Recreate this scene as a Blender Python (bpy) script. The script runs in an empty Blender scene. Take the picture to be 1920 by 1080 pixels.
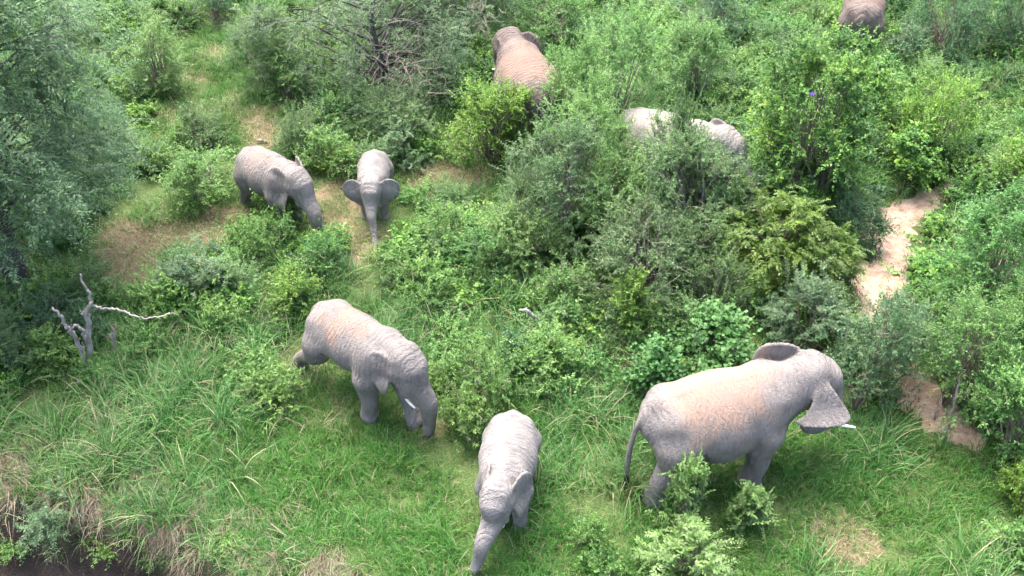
import bpy, math, random
import numpy as np

SC = bpy.context.scene
COL = SC.collection

# ------------------------------------------------------------------ camera
CAM_H, PITCH, FPX = 14.2, math.radians(40.0), 2059.0      # metres, below the horizon, focal length in px of a 1920 wide frame
cam_d = bpy.data.cameras.new('camera')
cam_d.sensor_width = 36.0
cam_d.lens = FPX / 1920.0 * 36.0
cam_d.clip_end = 2000.0
cam = bpy.data.objects.new('camera', cam_d)
COL.objects.link(cam)
cam.location = (0, 0, CAM_H)
cam.rotation_euler = (math.pi / 2 - PITCH, 0, 0)
SC.camera = cam

# ------------------------------------------------------------------ sky and sun: bright thin overcast, sun high behind the animals
SUN_EL, SUN_AZ = math.radians(68), math.radians(-28)        # azimuth from +y towards +x
world = bpy.data.worlds.new('World')
SC.world = world
world.use_nodes = True
wn = world.node_tree
bg = wn.nodes['Background']
sky = wn.nodes.new('ShaderNodeTexSky')
sky.sky_type = 'NISHITA'
sky.sun_disc = False
sky.sun_elevation = SUN_EL
sky.sun_rotation = SUN_AZ
sky.dust_density = 6.0
sky.air_density = 0.8
wn.links.new(sky.outputs[0], bg.inputs['Color'])
bg.inputs['Strength'].default_value = 0.15
sun_d = bpy.data.lights.new('sun', 'SUN')
sun_d.energy = 1.15
sun_d.angle = math.radians(55)
sun_d.color = (1.0, 0.98, 0.94)
sun = bpy.data.objects.new('sun', sun_d)
COL.objects.link(sun)
from mathutils import Vector
_sd = Vector((math.sin(SUN_AZ) * math.cos(SUN_EL), math.cos(SUN_AZ) * math.cos(SUN_EL), math.sin(SUN_EL)))
sun.rotation_euler = _sd.to_track_quat('Z', 'Y').to_euler()
sun.location = (0, 20, 40)

SC.view_settings.view_transform = 'Standard'
SC.view_settings.look = 'None'
SC.view_settings.exposure = 2.45
SC.view_settings.gamma = 1.0
SC.render.engine = 'CYCLES'
SC.cycles.max_bounces = 6
SC.cycles.diffuse_bounces = 4
SC.cycles.transmission_bounces = 4
SC.cycles.use_denoising = True
SC.cycles.use_adaptive_sampling = True
SC.cycles.adaptive_threshold = 0.03

# ------------------------------------------------------------------ where things stand
def ray(px, py):
    u, v = (px - 960) / FPX, (540 - py) / FPX
    c, s = math.cos(PITCH), math.sin(PITCH)
    return np.array([u, c + v * s, -s + v * c])

def flat(px, py):
    d = ray(px, py)
    t = CAM_H / -d[2]
    return d[0] * t, d[1] * t

def lift(px, py, Y):
    d = ray(px, py)
    t = Y / d[1]
    return np.array([d[0] * t, Y, CAM_H + d[2] * t])

def ppm(x, y, z=0.0):
    """pixels (1920 wide) per metre at a point"""
    c, s = math.cos(PITCH), math.sin(PITCH)
    return FPX / (y * c + (CAM_H - z) * s)

LIP = [flat(*q) for q in ((-700, 830), (-200, 860), (0, 900), (130, 930), (250, 943), (350, 985), (460, 1045), (570, 1110), (700, 1190), (1000, 1400))]
LIP_X = np.array([q[0] for q in LIP]); LIP_Y = np.array([q[1] for q in LIP])

def sstep(a, b, v):
    t = np.clip((v - a) / (b - a), 0, 1)
    return t * t * (3 - 2 * t)

def hgt(x, y):
    x = np.asarray(x, float); y = np.asarray(y, float)
    ylip = np.interp(x, LIP_X, LIP_Y) + 0.16 * np.sin(x * 3.1) + 0.1 * np.sin(x * 7.3 + 1)
    bank = -1.35 * sstep(0.0, 0.95, ylip - y)
    bumps = 0.05 * np.sin(x * 1.3 + 0.6 * y) + 0.05 * np.sin(y * 1.7 - 0.5 * x + 2) + 0.025 * np.sin(3.7 * x + 1.1) * np.sin(3.1 * y)
    far = 0.03 * np.clip(y - 40, 0, 400)
    return bank + bumps + far

def ground(px, py):
    x, y = flat(px, py)
    for _ in range(14):
        z = float(hgt(x, y))
        d = ray(px, py)
        t = (CAM_H - z) / -d[2]
        x, y = 0.5 * (x + d[0] * t), 0.5 * (y + d[1] * t)
    return x, y, float(hgt(x, y))

# ------------------------------------------------------------------ object helpers
def tag(o, label=None, cat=None, group=None, kind=None):
    if label: o['label'] = label
    if cat: o['category'] = cat
    if group: o['group'] = group
    if kind: o['kind'] = kind
    return o

def empty(name, loc, rz=0.0):
    o = bpy.data.objects.new(name, None)
    o.empty_display_size = 0.2
    COL.objects.link(o)
    o.location = loc
    o.rotation_euler = (0, 0, rz)
    return o

def link(name, me, parent=None):
    o = bpy.data.objects.new(name, me)
    COL.objects.link(o)
    if parent is not None:
        o.parent = parent
    return o

def mesh(name, verts, faces, mat=None, attrs=None, smooth=False):
    """verts (N,3); faces: list of int arrays (M,3) or (M,4)"""
    verts = np.asarray(verts, np.float32)
    if not isinstance(faces, (list, tuple)):
        faces = [faces]
    faces = [np.asarray(f, np.int32) for f in faces if len(f)]
    me = bpy.data.meshes.new(name)
    me.vertices.add(len(verts))
    me.vertices.foreach_set('co', verts.ravel())
    loops = np.concatenate([f.ravel() for f in faces])
    tot = np.concatenate([np.full(len(f), f.shape[1], np.int32) for f in faces])
    start = np.concatenate([[0], np.cumsum(tot)[:-1]]).astype(np.int32)
    me.loops.add(len(loops))
    me.loops.foreach_set('vertex_index', loops)
    me.polygons.add(len(tot))
    me.polygons.foreach_set('loop_start', start)
    me.polygons.foreach_set('loop_total', tot)
    if smooth:
        me.polygons.foreach_set('use_smooth', np.ones(len(tot), bool))
    for k, v in (attrs or {}).items():
        a = me.attributes.new(k, 'FLOAT', 'POINT')
        a.data.foreach_set('value', np.asarray(v, np.float32))
    me.update(calc_edges=True)
    if mat is not None:
        me.materials.append(mat)
    return me

class Geo:
    """collects vertices, quads and triangles"""
    def __init__(s):
        s.v, s.f3, s.f4, s.n = [], [], [], 0
        s.t = []
    def add(s, v, f4=None, f3=None, tint=0.5):
        v = np.asarray(v, float)
        if f4 is not None and len(f4): s.f4.append(np.asarray(f4) + s.n)
        if f3 is not None and len(f3): s.f3.append(np.asarray(f3) + s.n)
        s.v.append(v)
        s.t.append(np.broadcast_to(np.asarray(tint, float), (len(v),)))
        s.n += len(v)
    def tube(s, pts, rad, sides=5, tint=0.5, cap=True):
        pts = np.asarray(pts, float); rad = np.asarray(rad, float)
        n = len(pts)
        tan = np.gradient(pts, axis=0)
        tan /= np.linalg.norm(tan, axis=1)[:, None] + 1e-9
        ref = np.array([0.31, 0.17, 0.93]) if abs(tan[:, 2]).mean() < 0.8 else np.array([0.93, 0.3, 0.1])
        a = np.cross(tan, ref); a /= np.linalg.norm(a, axis=1)[:, None] + 1e-9
        b = np.cross(tan, a)
        th = np.arange(sides) * 2 * math.pi / sides
        ring = pts[:, None, :] + rad[:, None, None] * (np.cos(th)[None, :, None] * a[:, None, :] + np.sin(th)[None, :, None] * b[:, None, :])
        v = ring.reshape(-1, 3)
        i = np.arange(n - 1)[:, None] * sides; j = np.arange(sides)[None, :]; j2 = (j + 1) % sides
        f4 = np.stack([i + j, i + j2, i + sides + j2, i + sides + j], -1).reshape(-1, 4)
        f3 = []
        if cap:
            v = np.vstack([v, pts[-1:] + tan[-1:] * rad[-1] * 0.6])
            e = (n - 1) * sides
            f3 = [(e + q, e + (q + 1) % sides, n * sides) for q in range(sides)]
        s.add(v, f4, np.array(f3) if len(f3) else None, tint)
    def mesh(s, name, mat, smooth=False):
        return mesh(name, np.vstack(s.v), [np.vstack(f) for f in (s.f4, s.f3) if f], mat, {'tint': np.concatenate(s.t)}, smooth)

def curve(pts, n=8):
    """Catmull-Rom through the points (any number of columns)"""
    P = np.asarray(pts, float)
    P = np.vstack([2 * P[0] - P[1], P, 2 * P[-1] - P[-2]])
    out = []
    for i in range(1, len(P) - 2):
        t = np.linspace(0, 1, n, endpoint=False)[:, None]
        p0, p1, p2, p3 = P[i - 1:i + 3]
        out.append(0.5 * (2 * p1 + (p2 - p0) * t + (2 * p0 - 5 * p1 + 4 * p2 - p3) * t ** 2 + (3 * p1 - p0 - 3 * p2 + p3) * t ** 3))
    out.append(P[-2:-1])
    return np.vstack(out)

# ------------------------------------------------------------------ materials
def new_mat(name):
    m = bpy.data.materials.new(name)
    m.use_nodes = True
    nt = m.node_tree
    nt.nodes.clear()
    return m, nt, nt.nodes.new('ShaderNodeOutputMaterial')

def N(nt, t, **kw):
    n = nt.nodes.new(t)
    for k, v in kw.items():
        setattr(n, k, v)
    return n

def ramp(nt, stops, fac=None):
    r = N(nt, 'ShaderNodeValToRGB')
    e = r.color_ramp.elements
    while len(e) < len(stops):
        e.new(0.5)
    for k, (p, c) in enumerate(stops):
        e[k].position = p
        e[k].color = (*c, 1) if len(c) == 3 else c
    if fac is not None:
        nt.links.new(fac, r.inputs[0])
    return r

def leaf_mat(name, stops, trans=0.48, rough=0.45, vary=0.5, spec=0.45):
    """colour from each leaf's own tint, a slow change through the plant and a small change from plant to plant"""
    m, nt, out = new_mat(name)
    at = N(nt, 'ShaderNodeAttribute', attribute_name='tint')
    oi = N(nt, 'ShaderNodeObjectInfo')
    cr = ramp(nt, stops, at.outputs['Fac'])
    hs = N(nt, 'ShaderNodeHueSaturation')
    mp = N(nt, 'ShaderNodeMapRange')
    mp.inputs['To Min'].default_value = 0.5 - 0.02 * vary
    mp.inputs['To Max'].default_value = 0.5 + 0.02 * vary
    nt.links.new(oi.outputs['Random'], mp.inputs['Value'])
    nt.links.new(mp.outputs[0], hs.inputs['Hue'])
    mv = N(nt, 'ShaderNodeMapRange')
    mv.inputs['To Min'].default_value = 1 - 0.22 * vary
    mv.inputs['To Max'].default_value = 1 + 0.22 * vary
    mul = N(nt, 'ShaderNodeMath', operation='MULTIPLY'); mul.inputs[1].default_value = 7.31
    fr = N(nt, 'ShaderNodeMath', operation='FRACT')
    nt.links.new(oi.outputs['Random'], mul.inputs[0]); nt.links.new(mul.outputs[0], fr.inputs[0])
    nt.links.new(fr.outputs[0], mv.inputs['Value']); nt.links.new(mv.outputs[0], hs.inputs['Value'])
    nt.links.new(cr.outputs[0], hs.inputs['Color'])
    b = N(nt, 'ShaderNodeBsdfPrincipled')
    b.inputs['Roughness'].default_value = rough
    b.inputs['Specular IOR Level'].default_value = spec
    t = N(nt, 'ShaderNodeBsdfTranslucent')
    mx = N(nt, 'ShaderNodeMixShader'); mx.inputs[0].default_value = trans
    nt.links.new(hs.outputs[0], b.inputs['Base Color'])
    nt.links.new(hs.outputs[0], t.inputs['Color'])
    nt.links.new(b.outputs[0], mx.inputs[1]); nt.links.new(t.outputs[0], mx.inputs[2])
    nt.links.new(mx.outputs[0], out.inputs['Surface'])
    return m

def wood_mat(name, a, b, scale=14.0):
    m, nt, out = new_mat(name)
    tc = N(nt, 'ShaderNodeTexCoord')
    no = N(nt, 'ShaderNodeTexNoise'); no.inputs['Scale'].default_value = scale; no.inputs['Detail'].default_value = 6
    mpg = N(nt, 'ShaderNodeMapping'); mpg.inputs['Scale'].default_value = (1, 1, 0.25)
    nt.links.new(tc.outputs['Object'], mpg.inputs[0]); nt.links.new(mpg.outputs[0], no.inputs['Vector'])
    cr = ramp(nt, [(0.3, a), (0.7, b)], no.outputs['Fac'])
    p = N(nt, 'ShaderNodeBsdfPrincipled'); p.inputs['Roughness'].default_value = 0.9
    bp = N(nt, 'ShaderNodeBump'); bp.inputs['Strength'].default_value = 0.5; bp.inputs['Distance'].default_value = 0.02
    nt.links.new(no.outputs['Fac'], bp.inputs['Height']); nt.links.new(bp.outputs[0], p.inputs['Normal'])
    nt.links.new(cr.outputs[0], p.inputs['Base Color']); nt.links.new(p.outputs[0], out.inputs['Surface'])
    return m

M = {}
M['acacia'] = leaf_mat('feathery_leaf', [(0, (0.073, 0.142, 0.067)), (.6, (0.128, 0.228, 0.104)), (1, (0.207, 0.319, 0.142))])
M['feather'] = leaf_mat('long_feathery_leaf', [(0, (0.098, 0.182, 0.090)), (.6, (0.161, 0.275, 0.138)), (1, (0.253, 0.374, 0.190))])
M['grey'] = leaf_mat('grey_green_leaf', [(0, (0.088, 0.162, 0.063)), (.6, (0.144, 0.252, 0.095)), (1, (0.237, 0.360, 0.147))])
M['pale'] = leaf_mat('pale_green_leaf', [(0, (0.106, 0.209, 0.065)), (.5, (0.179, 0.330, 0.100)), (1, (0.280, 0.440, 0.150))])
M['mid'] = leaf_mat('mid_green_leaf', [(0, (0.067, 0.167, 0.045)), (.5, (0.112, 0.259, 0.068)), (1, (0.202, 0.367, 0.100))])
M['yellow'] = leaf_mat('yellow_green_leaf', [(0, (0.085, 0.180, 0.033)), (.5, (0.150, 0.290, 0.044)), (1, (0.270, 0.420, 0.077))])
M['creeper'] = leaf_mat('creeper_leaf', [(0, (0.050, 0.140, 0.035)), (.4, (0.115, 0.260, 0.055)), (.75, (0.200, 0.380, 0.070)), (1, (0.320, 0.480, 0.085))])
M['olive'] = leaf_mat('olive_leaf', [(0, (0.063, 0.126, 0.020)), (.5, (0.110, 0.205, 0.030)), (1, (0.210, 0.315, 0.055))])
M['dark'] = leaf_mat('dark_leaf', [(0, (0.054, 0.130, 0.057)), (.6, (0.095, 0.202, 0.086)), (1, (0.162, 0.286, 0.115))])
M['round'] = leaf_mat('round_leaf', [(0, (.045, .125, .035)), (.5, (.075, .19, .05)), (1, (.12, .26, .075))], trans=0.3, spec=.25)
M['herb'] = leaf_mat('herb_leaf', [(0, (0.073, 0.165, 0.040)), (.5, (0.123, 0.253, 0.060)), (1, (0.213, 0.363, 0.090))])
M['sapling'] = leaf_mat('sapling_leaf', [(0, (0.095, 0.190, 0.048)), (.5, (0.152, 0.275, 0.076)), (1, (0.247, 0.389, 0.123))])
M['lawn'] = leaf_mat('lawn_blade', [(0, (0.043, 0.135, 0.024)), (.55, (0.067, 0.194, 0.033)), (.85, (0.114, 0.252, 0.052)), (.93, (0.257, 0.252, 0.133)), (1, (0.342, 0.288, 0.190))], trans=0.35, spec=.25)
M['tall'] = leaf_mat('tall_blade', [(0, (0.043, 0.130, 0.033)), (.5, (0.076, 0.191, 0.048)), (.85, (0.133, 0.260, 0.076)), (.93, (0.266, 0.260, 0.142)), (1, (0.361, 0.316, 0.209))], trans=0.35, spec=.25)
M['straw'] = leaf_mat('straw_blade', [(0, (.1, .085, .055)), (.5, (.2, .165, .11)), (1, (.34, .29, .21))], trans=0.2, spec=.2)
M['drygrass'] = leaf_mat('dry_grass_blade', [(0, (0.117, 0.195, 0.039)), (.5, (0.195, 0.260, 0.078)), (.8, (0.325, 0.312, 0.156)), (1, (0.468, 0.403, 0.260))], trans=0.3)
M['twig'] = wood_mat('twig_bark', (.1, .075, .055), (.24, .2, .165))
M['pale_twig'] = wood_mat('pale_twig_bark', (.11, .095, .08), (.26, .235, .2))
M['bark'] = wood_mat('dark_bark', (.03, .026, .024), (.09, .08, .072), 9)
M['dead'] = wood_mat('weathered_wood', (.14, .125, .11), (.36, .335, .31), 11)
M['dead_bark'] = wood_mat('dead_bark', (.12, .095, .075), (.32, .27, .23), 16)

def plain(name, col, rough=0.6, spec=0.3):
    m, nt, out = new_mat(name)
    tc = N(nt, 'ShaderNodeTexCoord')
    no = N(nt, 'ShaderNodeTexNoise'); no.inputs['Scale'].default_value = 9; no.inputs['Detail'].default_value = 5
    nt.links.new(tc.outputs['Object'], no.inputs['Vector'])
    cr = ramp(nt, [(.3, tuple(c * .75 for c in col)), (.7, col)], no.outputs['Fac'])
    p = N(nt, 'ShaderNodeBsdfPrincipled'); p.inputs['Roughness'].default_value = rough; p.inputs['Specular IOR Level'].default_value = spec
    nt.links.new(cr.outputs[0], p.inputs['Base Color']); nt.links.new(p.outputs[0], out.inputs['Surface'])
    return m
M['ivory'] = plain('ivory', (.82, .78, .68), .35, .5)
M['eye'] = plain('dark_eye', (.02, .012, .008), .1, .6)
M['hair'] = plain('tail_hair', (.018, .017, .018), .6)
M['petal'] = plain('purple_petal', (.24, .12, .62), .5)
M['stone'] = plain('pale_stone', (.46, .42, .36), .9)

def skin_mat(name, base, dust, amount, pale):
    m, nt, out = new_mat(name)
    L = nt.links.new
    tc = N(nt, 'ShaderNodeTexCoord')
    at = N(nt, 'ShaderNodeAttribute', attribute_name='dust')
    big = N(nt, 'ShaderNodeTexNoise'); big.inputs['Scale'].default_value = 4.2; big.inputs['Detail'].default_value = 7; big.inputs['Roughness'].default_value = 0.56
    L(tc.outputs['Object'], big.inputs['Vector'])
    fine = N(nt, 'ShaderNodeTexNoise'); fine.inputs['Scale'].default_value = 17; fine.inputs['Detail'].default_value = 5
    mpg = N(nt, 'ShaderNodeMapping'); mpg.inputs['Scale'].default_value = (1.0, 1.0, 0.45)
    L(tc.outputs['Object'], mpg.inputs[0]); L(mpg.outputs[0], fine.inputs['Vector'])
    c0 = ramp(nt, [(.28, tuple(c * .72 for c in base)), (.5, base), (.75, pale)], big.outputs['Fac'])
    sp = N(nt, 'ShaderNodeMixRGB', blend_type='MULTIPLY'); sp.inputs[0].default_value = 0.16
    cs = ramp(nt, [(.33, (.55, .53, .52)), (.55, (1, 1, 1))], fine.outputs['Fac'])
    L(c0.outputs[0], sp.inputs[1]); L(cs.outputs[0], sp.inputs[2])
    # dust lies on the saddle in ragged patches
    sub = N(nt, 'ShaderNodeMath', operation='MULTIPLY_ADD'); sub.inputs[1].default_value = 1.7; sub.inputs[2].default_value = -0.75
    dn = N(nt, 'ShaderNodeTexNoise'); dn.inputs['Scale'].default_value = 2.6; dn.inputs['Detail'].default_value = 4; dn.inputs['Roughness'].default_value = .5
    L(mpg.outputs[0], dn.inputs['Vector'])
    L(dn.outputs['Fac'], sub.inputs[0])
    ad = N(nt, 'ShaderNodeMath', operation='ADD'); L(at.outputs['Fac'], ad.inputs[0]); L(sub.outputs[0], ad.inputs[1])
    dr = ramp(nt, [(.45, (0, 0, 0)), (.95, (amount,) * 3)], ad.outputs[0])
    md = N(nt, 'ShaderNodeMixRGB'); L(dr.outputs[0], md.inputs[0]); L(sp.outputs[0], md.inputs[1]); md.inputs[2].default_value = (*dust, 1)
    p = N(nt, 'ShaderNodeBsdfPrincipled'); p.inputs['Roughness'].default_value = 0.82; p.inputs['Specular IOR Level'].default_value = 0.2
    L(md.outputs[0], p.inputs['Base Color'])
    # folds that run round the body, and fine cracks between them
    wv = N(nt, 'ShaderNodeTexWave', wave_type='BANDS', bands_direction='X', wave_profile='SIN')
    wv.inputs['Scale'].default_value = 3.6; wv.inputs['Distortion'].default_value = 9.0; wv.inputs['Detail'].default_value = 4.0
    wv.inputs['Detail Scale'].default_value = 1.7; wv.inputs['Detail Roughness'].default_value = .62
    mp2 = N(nt, 'ShaderNodeMapping'); mp2.inputs['Scale'].default_value = (1.0, .8, .42)
    L(tc.outputs['Object'], mp2.inputs[0]); L(mp2.outputs[0], wv.inputs['Vector'])
    vo = N(nt, 'ShaderNodeTexVoronoi', feature='DISTANCE_TO_EDGE'); vo.inputs['Scale'].default_value = 26
    mp3 = N(nt, 'ShaderNodeMapping'); mp3.inputs['Scale'].default_value = (1.4, 1.0, .55)
    mxv = N(nt, 'ShaderNodeMixRGB', blend_type='ADD'); mxv.inputs[0].default_value = 0.12
    L(tc.outputs['Object'], mp3.inputs[0]); L(mp3.outputs[0], mxv.inputs[1]); L(big.outputs['Color'], mxv.inputs[2]); L(mxv.outputs[0], vo.inputs['Vector'])
    ve = ramp(nt, [(0, (.6, .6, .6)), (.18, (1, 1, 1))], vo.outputs['Distance'])
    hsum = N(nt, 'ShaderNodeMath', operation='MULTIPLY_ADD'); hsum.inputs[1].default_value = .65
    L(wv.outputs['Fac'], hsum.inputs[0]); L(ve.outputs[0], hsum.inputs[2])
    bp = N(nt, 'ShaderNodeBump'); bp.inputs['Strength'].default_value = 0.85; bp.inputs['Distance'].default_value = 0.024
    L(hsum.outputs[0], bp.inputs['Height']); L(bp.outputs[0], p.inputs['Normal'])
    L(p.outputs[0], out.inputs['Surface'])
    return m

# ------------------------------------------------------------------ bare places, path, grass zones (ellipses on the ground)
def zone(px, py, rx, ry):
    x, y = flat(px, py)
    x1, _ = flat(px + rx, py)
    _, ya = flat(px, py - ry); _, yb = flat(px, py + ry)
    return x, y, abs(x1 - x), abs(ya - yb) / 2

BARE = [(*zone(*z[:4]), z[4]) for z in (
    (215, 505, 85, 60, 1.0), (300, 450, 120, 38, .95), (420, 415, 90, 32, .9), (640, 390, 60, 50, .75), (700, 455, 60, 40, .6), (840, 335, 130, 30, .85), (490, 255, 45, 40, .85),
    (450, 195, 80, 45, .7), (300, 222, 70, 25, .8), (390, 120, 45, 70, .55), (390, 640, 60, 22, .9), (600, 700, 80, 25, .55),
    (640, 770, 70, 45, .6), (1580, 1010, 60, 45, .75), (1490, 880, 90, 50, .35), (1140, 900, 70, 30, .45), (250, 545, 80, 25, .9),
    (780, 800, 50, 25, .5), (1200, 720, 60, 60, .4), (1330, 890, 120, 30, .5), (1540, 490, 60, 30, .8), (880, 620, 80, 25, .4))]

def bare_at(x, y):
    x = np.asarray(x, float); y = np.asarray(y, float)
    out = np.zeros(np.broadcast(x, y).shape)
    for cx, cy, rx, ry, s in BARE:
        wob = 0.22 * np.sin(2.3 * x + cy) + 0.2 * np.sin(2.9 * y + cx)
        r = np.sqrt(((x - cx) / rx) ** 2 + ((y - cy) / ry) ** 2) + wob
        out = np.maximum(out, .88 * s * (1 - sstep(0.5, 1.2, r)))
    return out

PATH_PX = [(1790, 345, .35), (1745, 372, .55), (1690, 402, .75), (1655, 435, .95), (1655, 480, 1.05), (1650, 530, 1.0), (1645, 590, .9), (1668, 660, .9),
           (1715, 720, .85), (1762, 778, .8), (1805, 810, .55), (1850, 832, .3)]
PATH = curve([(*flat(a, b), w) for a, b, w in PATH_PX], 10)

def path_dist(x, y):
    """signed distance to the path's edge, negative on the sand"""
    x = np.asarray(x, float).ravel(); y = np.asarray(y, float).ravel()
    d = np.full(len(x), 99.0)
    for cx, cy, w in PATH:
        d = np.minimum(d, np.hypot(x - cx, y - cy) - w / 2)
    return d

# ------------------------------------------------------------------ ground
def ground_mat():
    m, nt, out = new_mat('soil_and_litter')
    L = nt.links.new
    tc = N(nt, 'ShaderNodeTexCoord')
    at = N(nt, 'ShaderNodeAttribute', attribute_name='bare')
    ak = N(nt, 'ShaderNodeAttribute', attribute_name='bank')
    n1 = N(nt, 'ShaderNodeTexNoise'); n1.inputs['Scale'].default_value = 2.4; n1.inputs['Detail'].default_value = 8; n1.inputs['Roughness'].default_value = .65
    n2 = N(nt, 'ShaderNodeTexNoise'); n2.inputs['Scale'].default_value = 26; n2.inputs['Detail'].default_value = 6
    L(tc.outputs['Object'], n1.inputs['Vector']); L(tc.outputs['Object'], n2.inputs['Vector'])
    litter = ramp(nt, [(.3, (.035, .06, .02)), (.5, (.06, .1, .03)), (.72, (.12, .12, .06))], n2.outputs['Fac'])
    soil = ramp(nt, [(.25, (.085, .062, .038)), (.5, (.16, .118, .078)), (.75, (.23, .18, .125))], n2.outputs['Fac'])
    mud = ramp(nt, [(.3, (.022, .017, .014)), (.55, (.046, .035, .029)), (.8, (.085, .066, .054))], n1.outputs['Fac'])
    a = N(nt, 'ShaderNodeMath', operation='MULTIPLY_ADD'); a.inputs[1].default_value = 1.4; a.inputs[2].default_value = -.7
    L(n1.outputs['Fac'], a.inputs[0])
    s = N(nt, 'ShaderNodeMath', operation='ADD'); L(at.outputs['Fac'], s.inputs[0]); L(a.outputs[0], s.inputs[1])
    r = ramp(nt, [(.2, (0, 0, 0)), (.6, (1, 1, 1))], s.outputs[0])
    mx = N(nt, 'ShaderNodeMixRGB'); L(r.outputs[0], mx.inputs[0]); L(litter.outputs[0], mx.inputs[1]); L(soil.outputs[0], mx.inputs[2])
    mb = N(nt, 'ShaderNodeMixRGB'); L(ak.outputs['Fac'], mb.inputs[0]); L(mx.outputs[0], mb.inputs[1]); L(mud.outputs[0], mb.inputs[2])
    p = N(nt, 'ShaderNodeBsdfPrincipled'); p.inputs['Roughness'].default_value = .95; p.inputs['Specular IOR Level'].default_value = .1
    bp = N(nt, 'ShaderNodeBump'); bp.inputs['Strength'].default_value = .8; bp.inputs['Distance'].default_value = .05
    hh = N(nt, 'ShaderNodeMath', operation='ADD'); L(n1.outputs['Fac'], hh.inputs[0]); L(n2.outputs['Fac'], hh.inputs[1])
    L(hh.outputs[0], bp.inputs['Height']); L(bp.outputs[0], p.inputs['Normal'])
    L(mb.outputs[0], p.inputs['Base Color']); L(p.outputs[0], out.inputs['Surface'])
    return m

def build_ground():
    xs = np.concatenate([[-600, -250, -120, -60, -36], np.arange(-26, 26.01, .22), [36, 60, 120, 250, 600]])
    ys = np.concatenate([[-300, -100, -40, -10, 0], np.arange(5, 46.01, .22), [56, 75, 110, 180, 300, 700]])
    X, Y = np.meshgrid(xs, ys)
    Z = hgt(X, Y)
    v = np.stack([X, Y, Z], -1).reshape(-1, 3)
    nx = len(xs)
    i, j = np.meshgrid(np.arange(nx - 1), np.arange(len(ys) - 1))
    b = (j * nx + i).ravel()
    f = np.stack([b, b + 1, b + nx + 1, b + nx], -1)
    ylip = np.interp(X, LIP_X, LIP_Y)
    bank = sstep(.15, .5, ylip - Y)
    me = mesh('ground', v, f, ground_mat(), {'bare': bare_at(X, Y).ravel(), 'bank': bank.ravel()}, True)
    o = link('ground', me)
    tag(o, kind='structure')
build_ground()

def sand_mat():
    m, nt, out = new_mat('pale_sand')
    L = nt.links.new
    tc = N(nt, 'ShaderNodeTexCoord')
    n1 = N(nt, 'ShaderNodeTexNoise'); n1.inputs['Scale'].default_value = 4.5; n1.inputs['Detail'].default_value = 8; n1.inputs['Roughness'].default_value = .7
    n2 = N(nt, 'ShaderNodeTexNoise'); n2.inputs['Scale'].default_value = 30; n2.inputs['Detail'].default_value = 4
    L(tc.outputs['Object'], n1.inputs['Vector']); L(tc.outputs['Object'], n2.inputs['Vector'])
    c = ramp(nt, [(.3, (.16, .1, .07)), (.45, (.3, .21, .155)), (.72, (.43, .34, .275))], n1.outputs['Fac'])
    p = N(nt, 'ShaderNodeBsdfPrincipled'); p.inputs['Roughness'].default_value = .95; p.inputs['Specular IOR Level'].default_value = .1
    bp = N(nt, 'ShaderNodeBump'); bp.inputs['Strength'].default_value = .6; bp.inputs['Distance'].default_value = .04
    hh = N(nt, 'ShaderNodeMath', operation='ADD'); L(n1.outputs['Fac'], hh.inputs[0]); L(n2.outputs['Fac'], hh.inputs[1])
    L(hh.outputs[0], bp.inputs['Height']); L(bp.outputs[0], p.inputs['Normal'])
    L(c.outputs[0], p.inputs['Base Color']); L(p.outputs[0], out.inputs['Surface'])
    return m

def build_path():
    P = PATH[:, :2]; W = PATH[:, 2]
    t = np.gradient(P, axis=0); t /= np.linalg.norm(t, axis=1)[:, None]
    n = np.stack([-t[:, 1], t[:, 0]], -1)
    rng = np.random.default_rng(3)
    k = 9
    rows = []
    wl = 1 + .18 * np.sin(np.arange(len(P)) * .9) + .1 * rng.normal(size=len(P))
    wr = 1 + .18 * np.sin(np.arange(len(P)) * 1.3 + 2) + .1 * rng.normal(size=len(P))
    for q in range(k):
        u = q / (k - 1) * 2 - 1
        w = np.where(u < 0, wl, wr) * W * .62
        xy = P + n * (u * w)[:, None]
        z = hgt(xy[:, 0], xy[:, 1]) + .03 - .035 * u ** 4
        rows.append(np.column_stack([xy, z]))
    v = np.stack(rows, 1).reshape(-1, 3)
    i, j = np.meshgrid(np.arange(len(P) - 1), np.arange(k - 1), indexing='ij')
    b = (i * k + j).ravel()
    me = mesh('path', v, np.stack([b, b + 1, b + k + 1, b + k], -1), sand_mat(), None, True)
    tag(link('path', me), kind='structure')
build_path()


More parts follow.
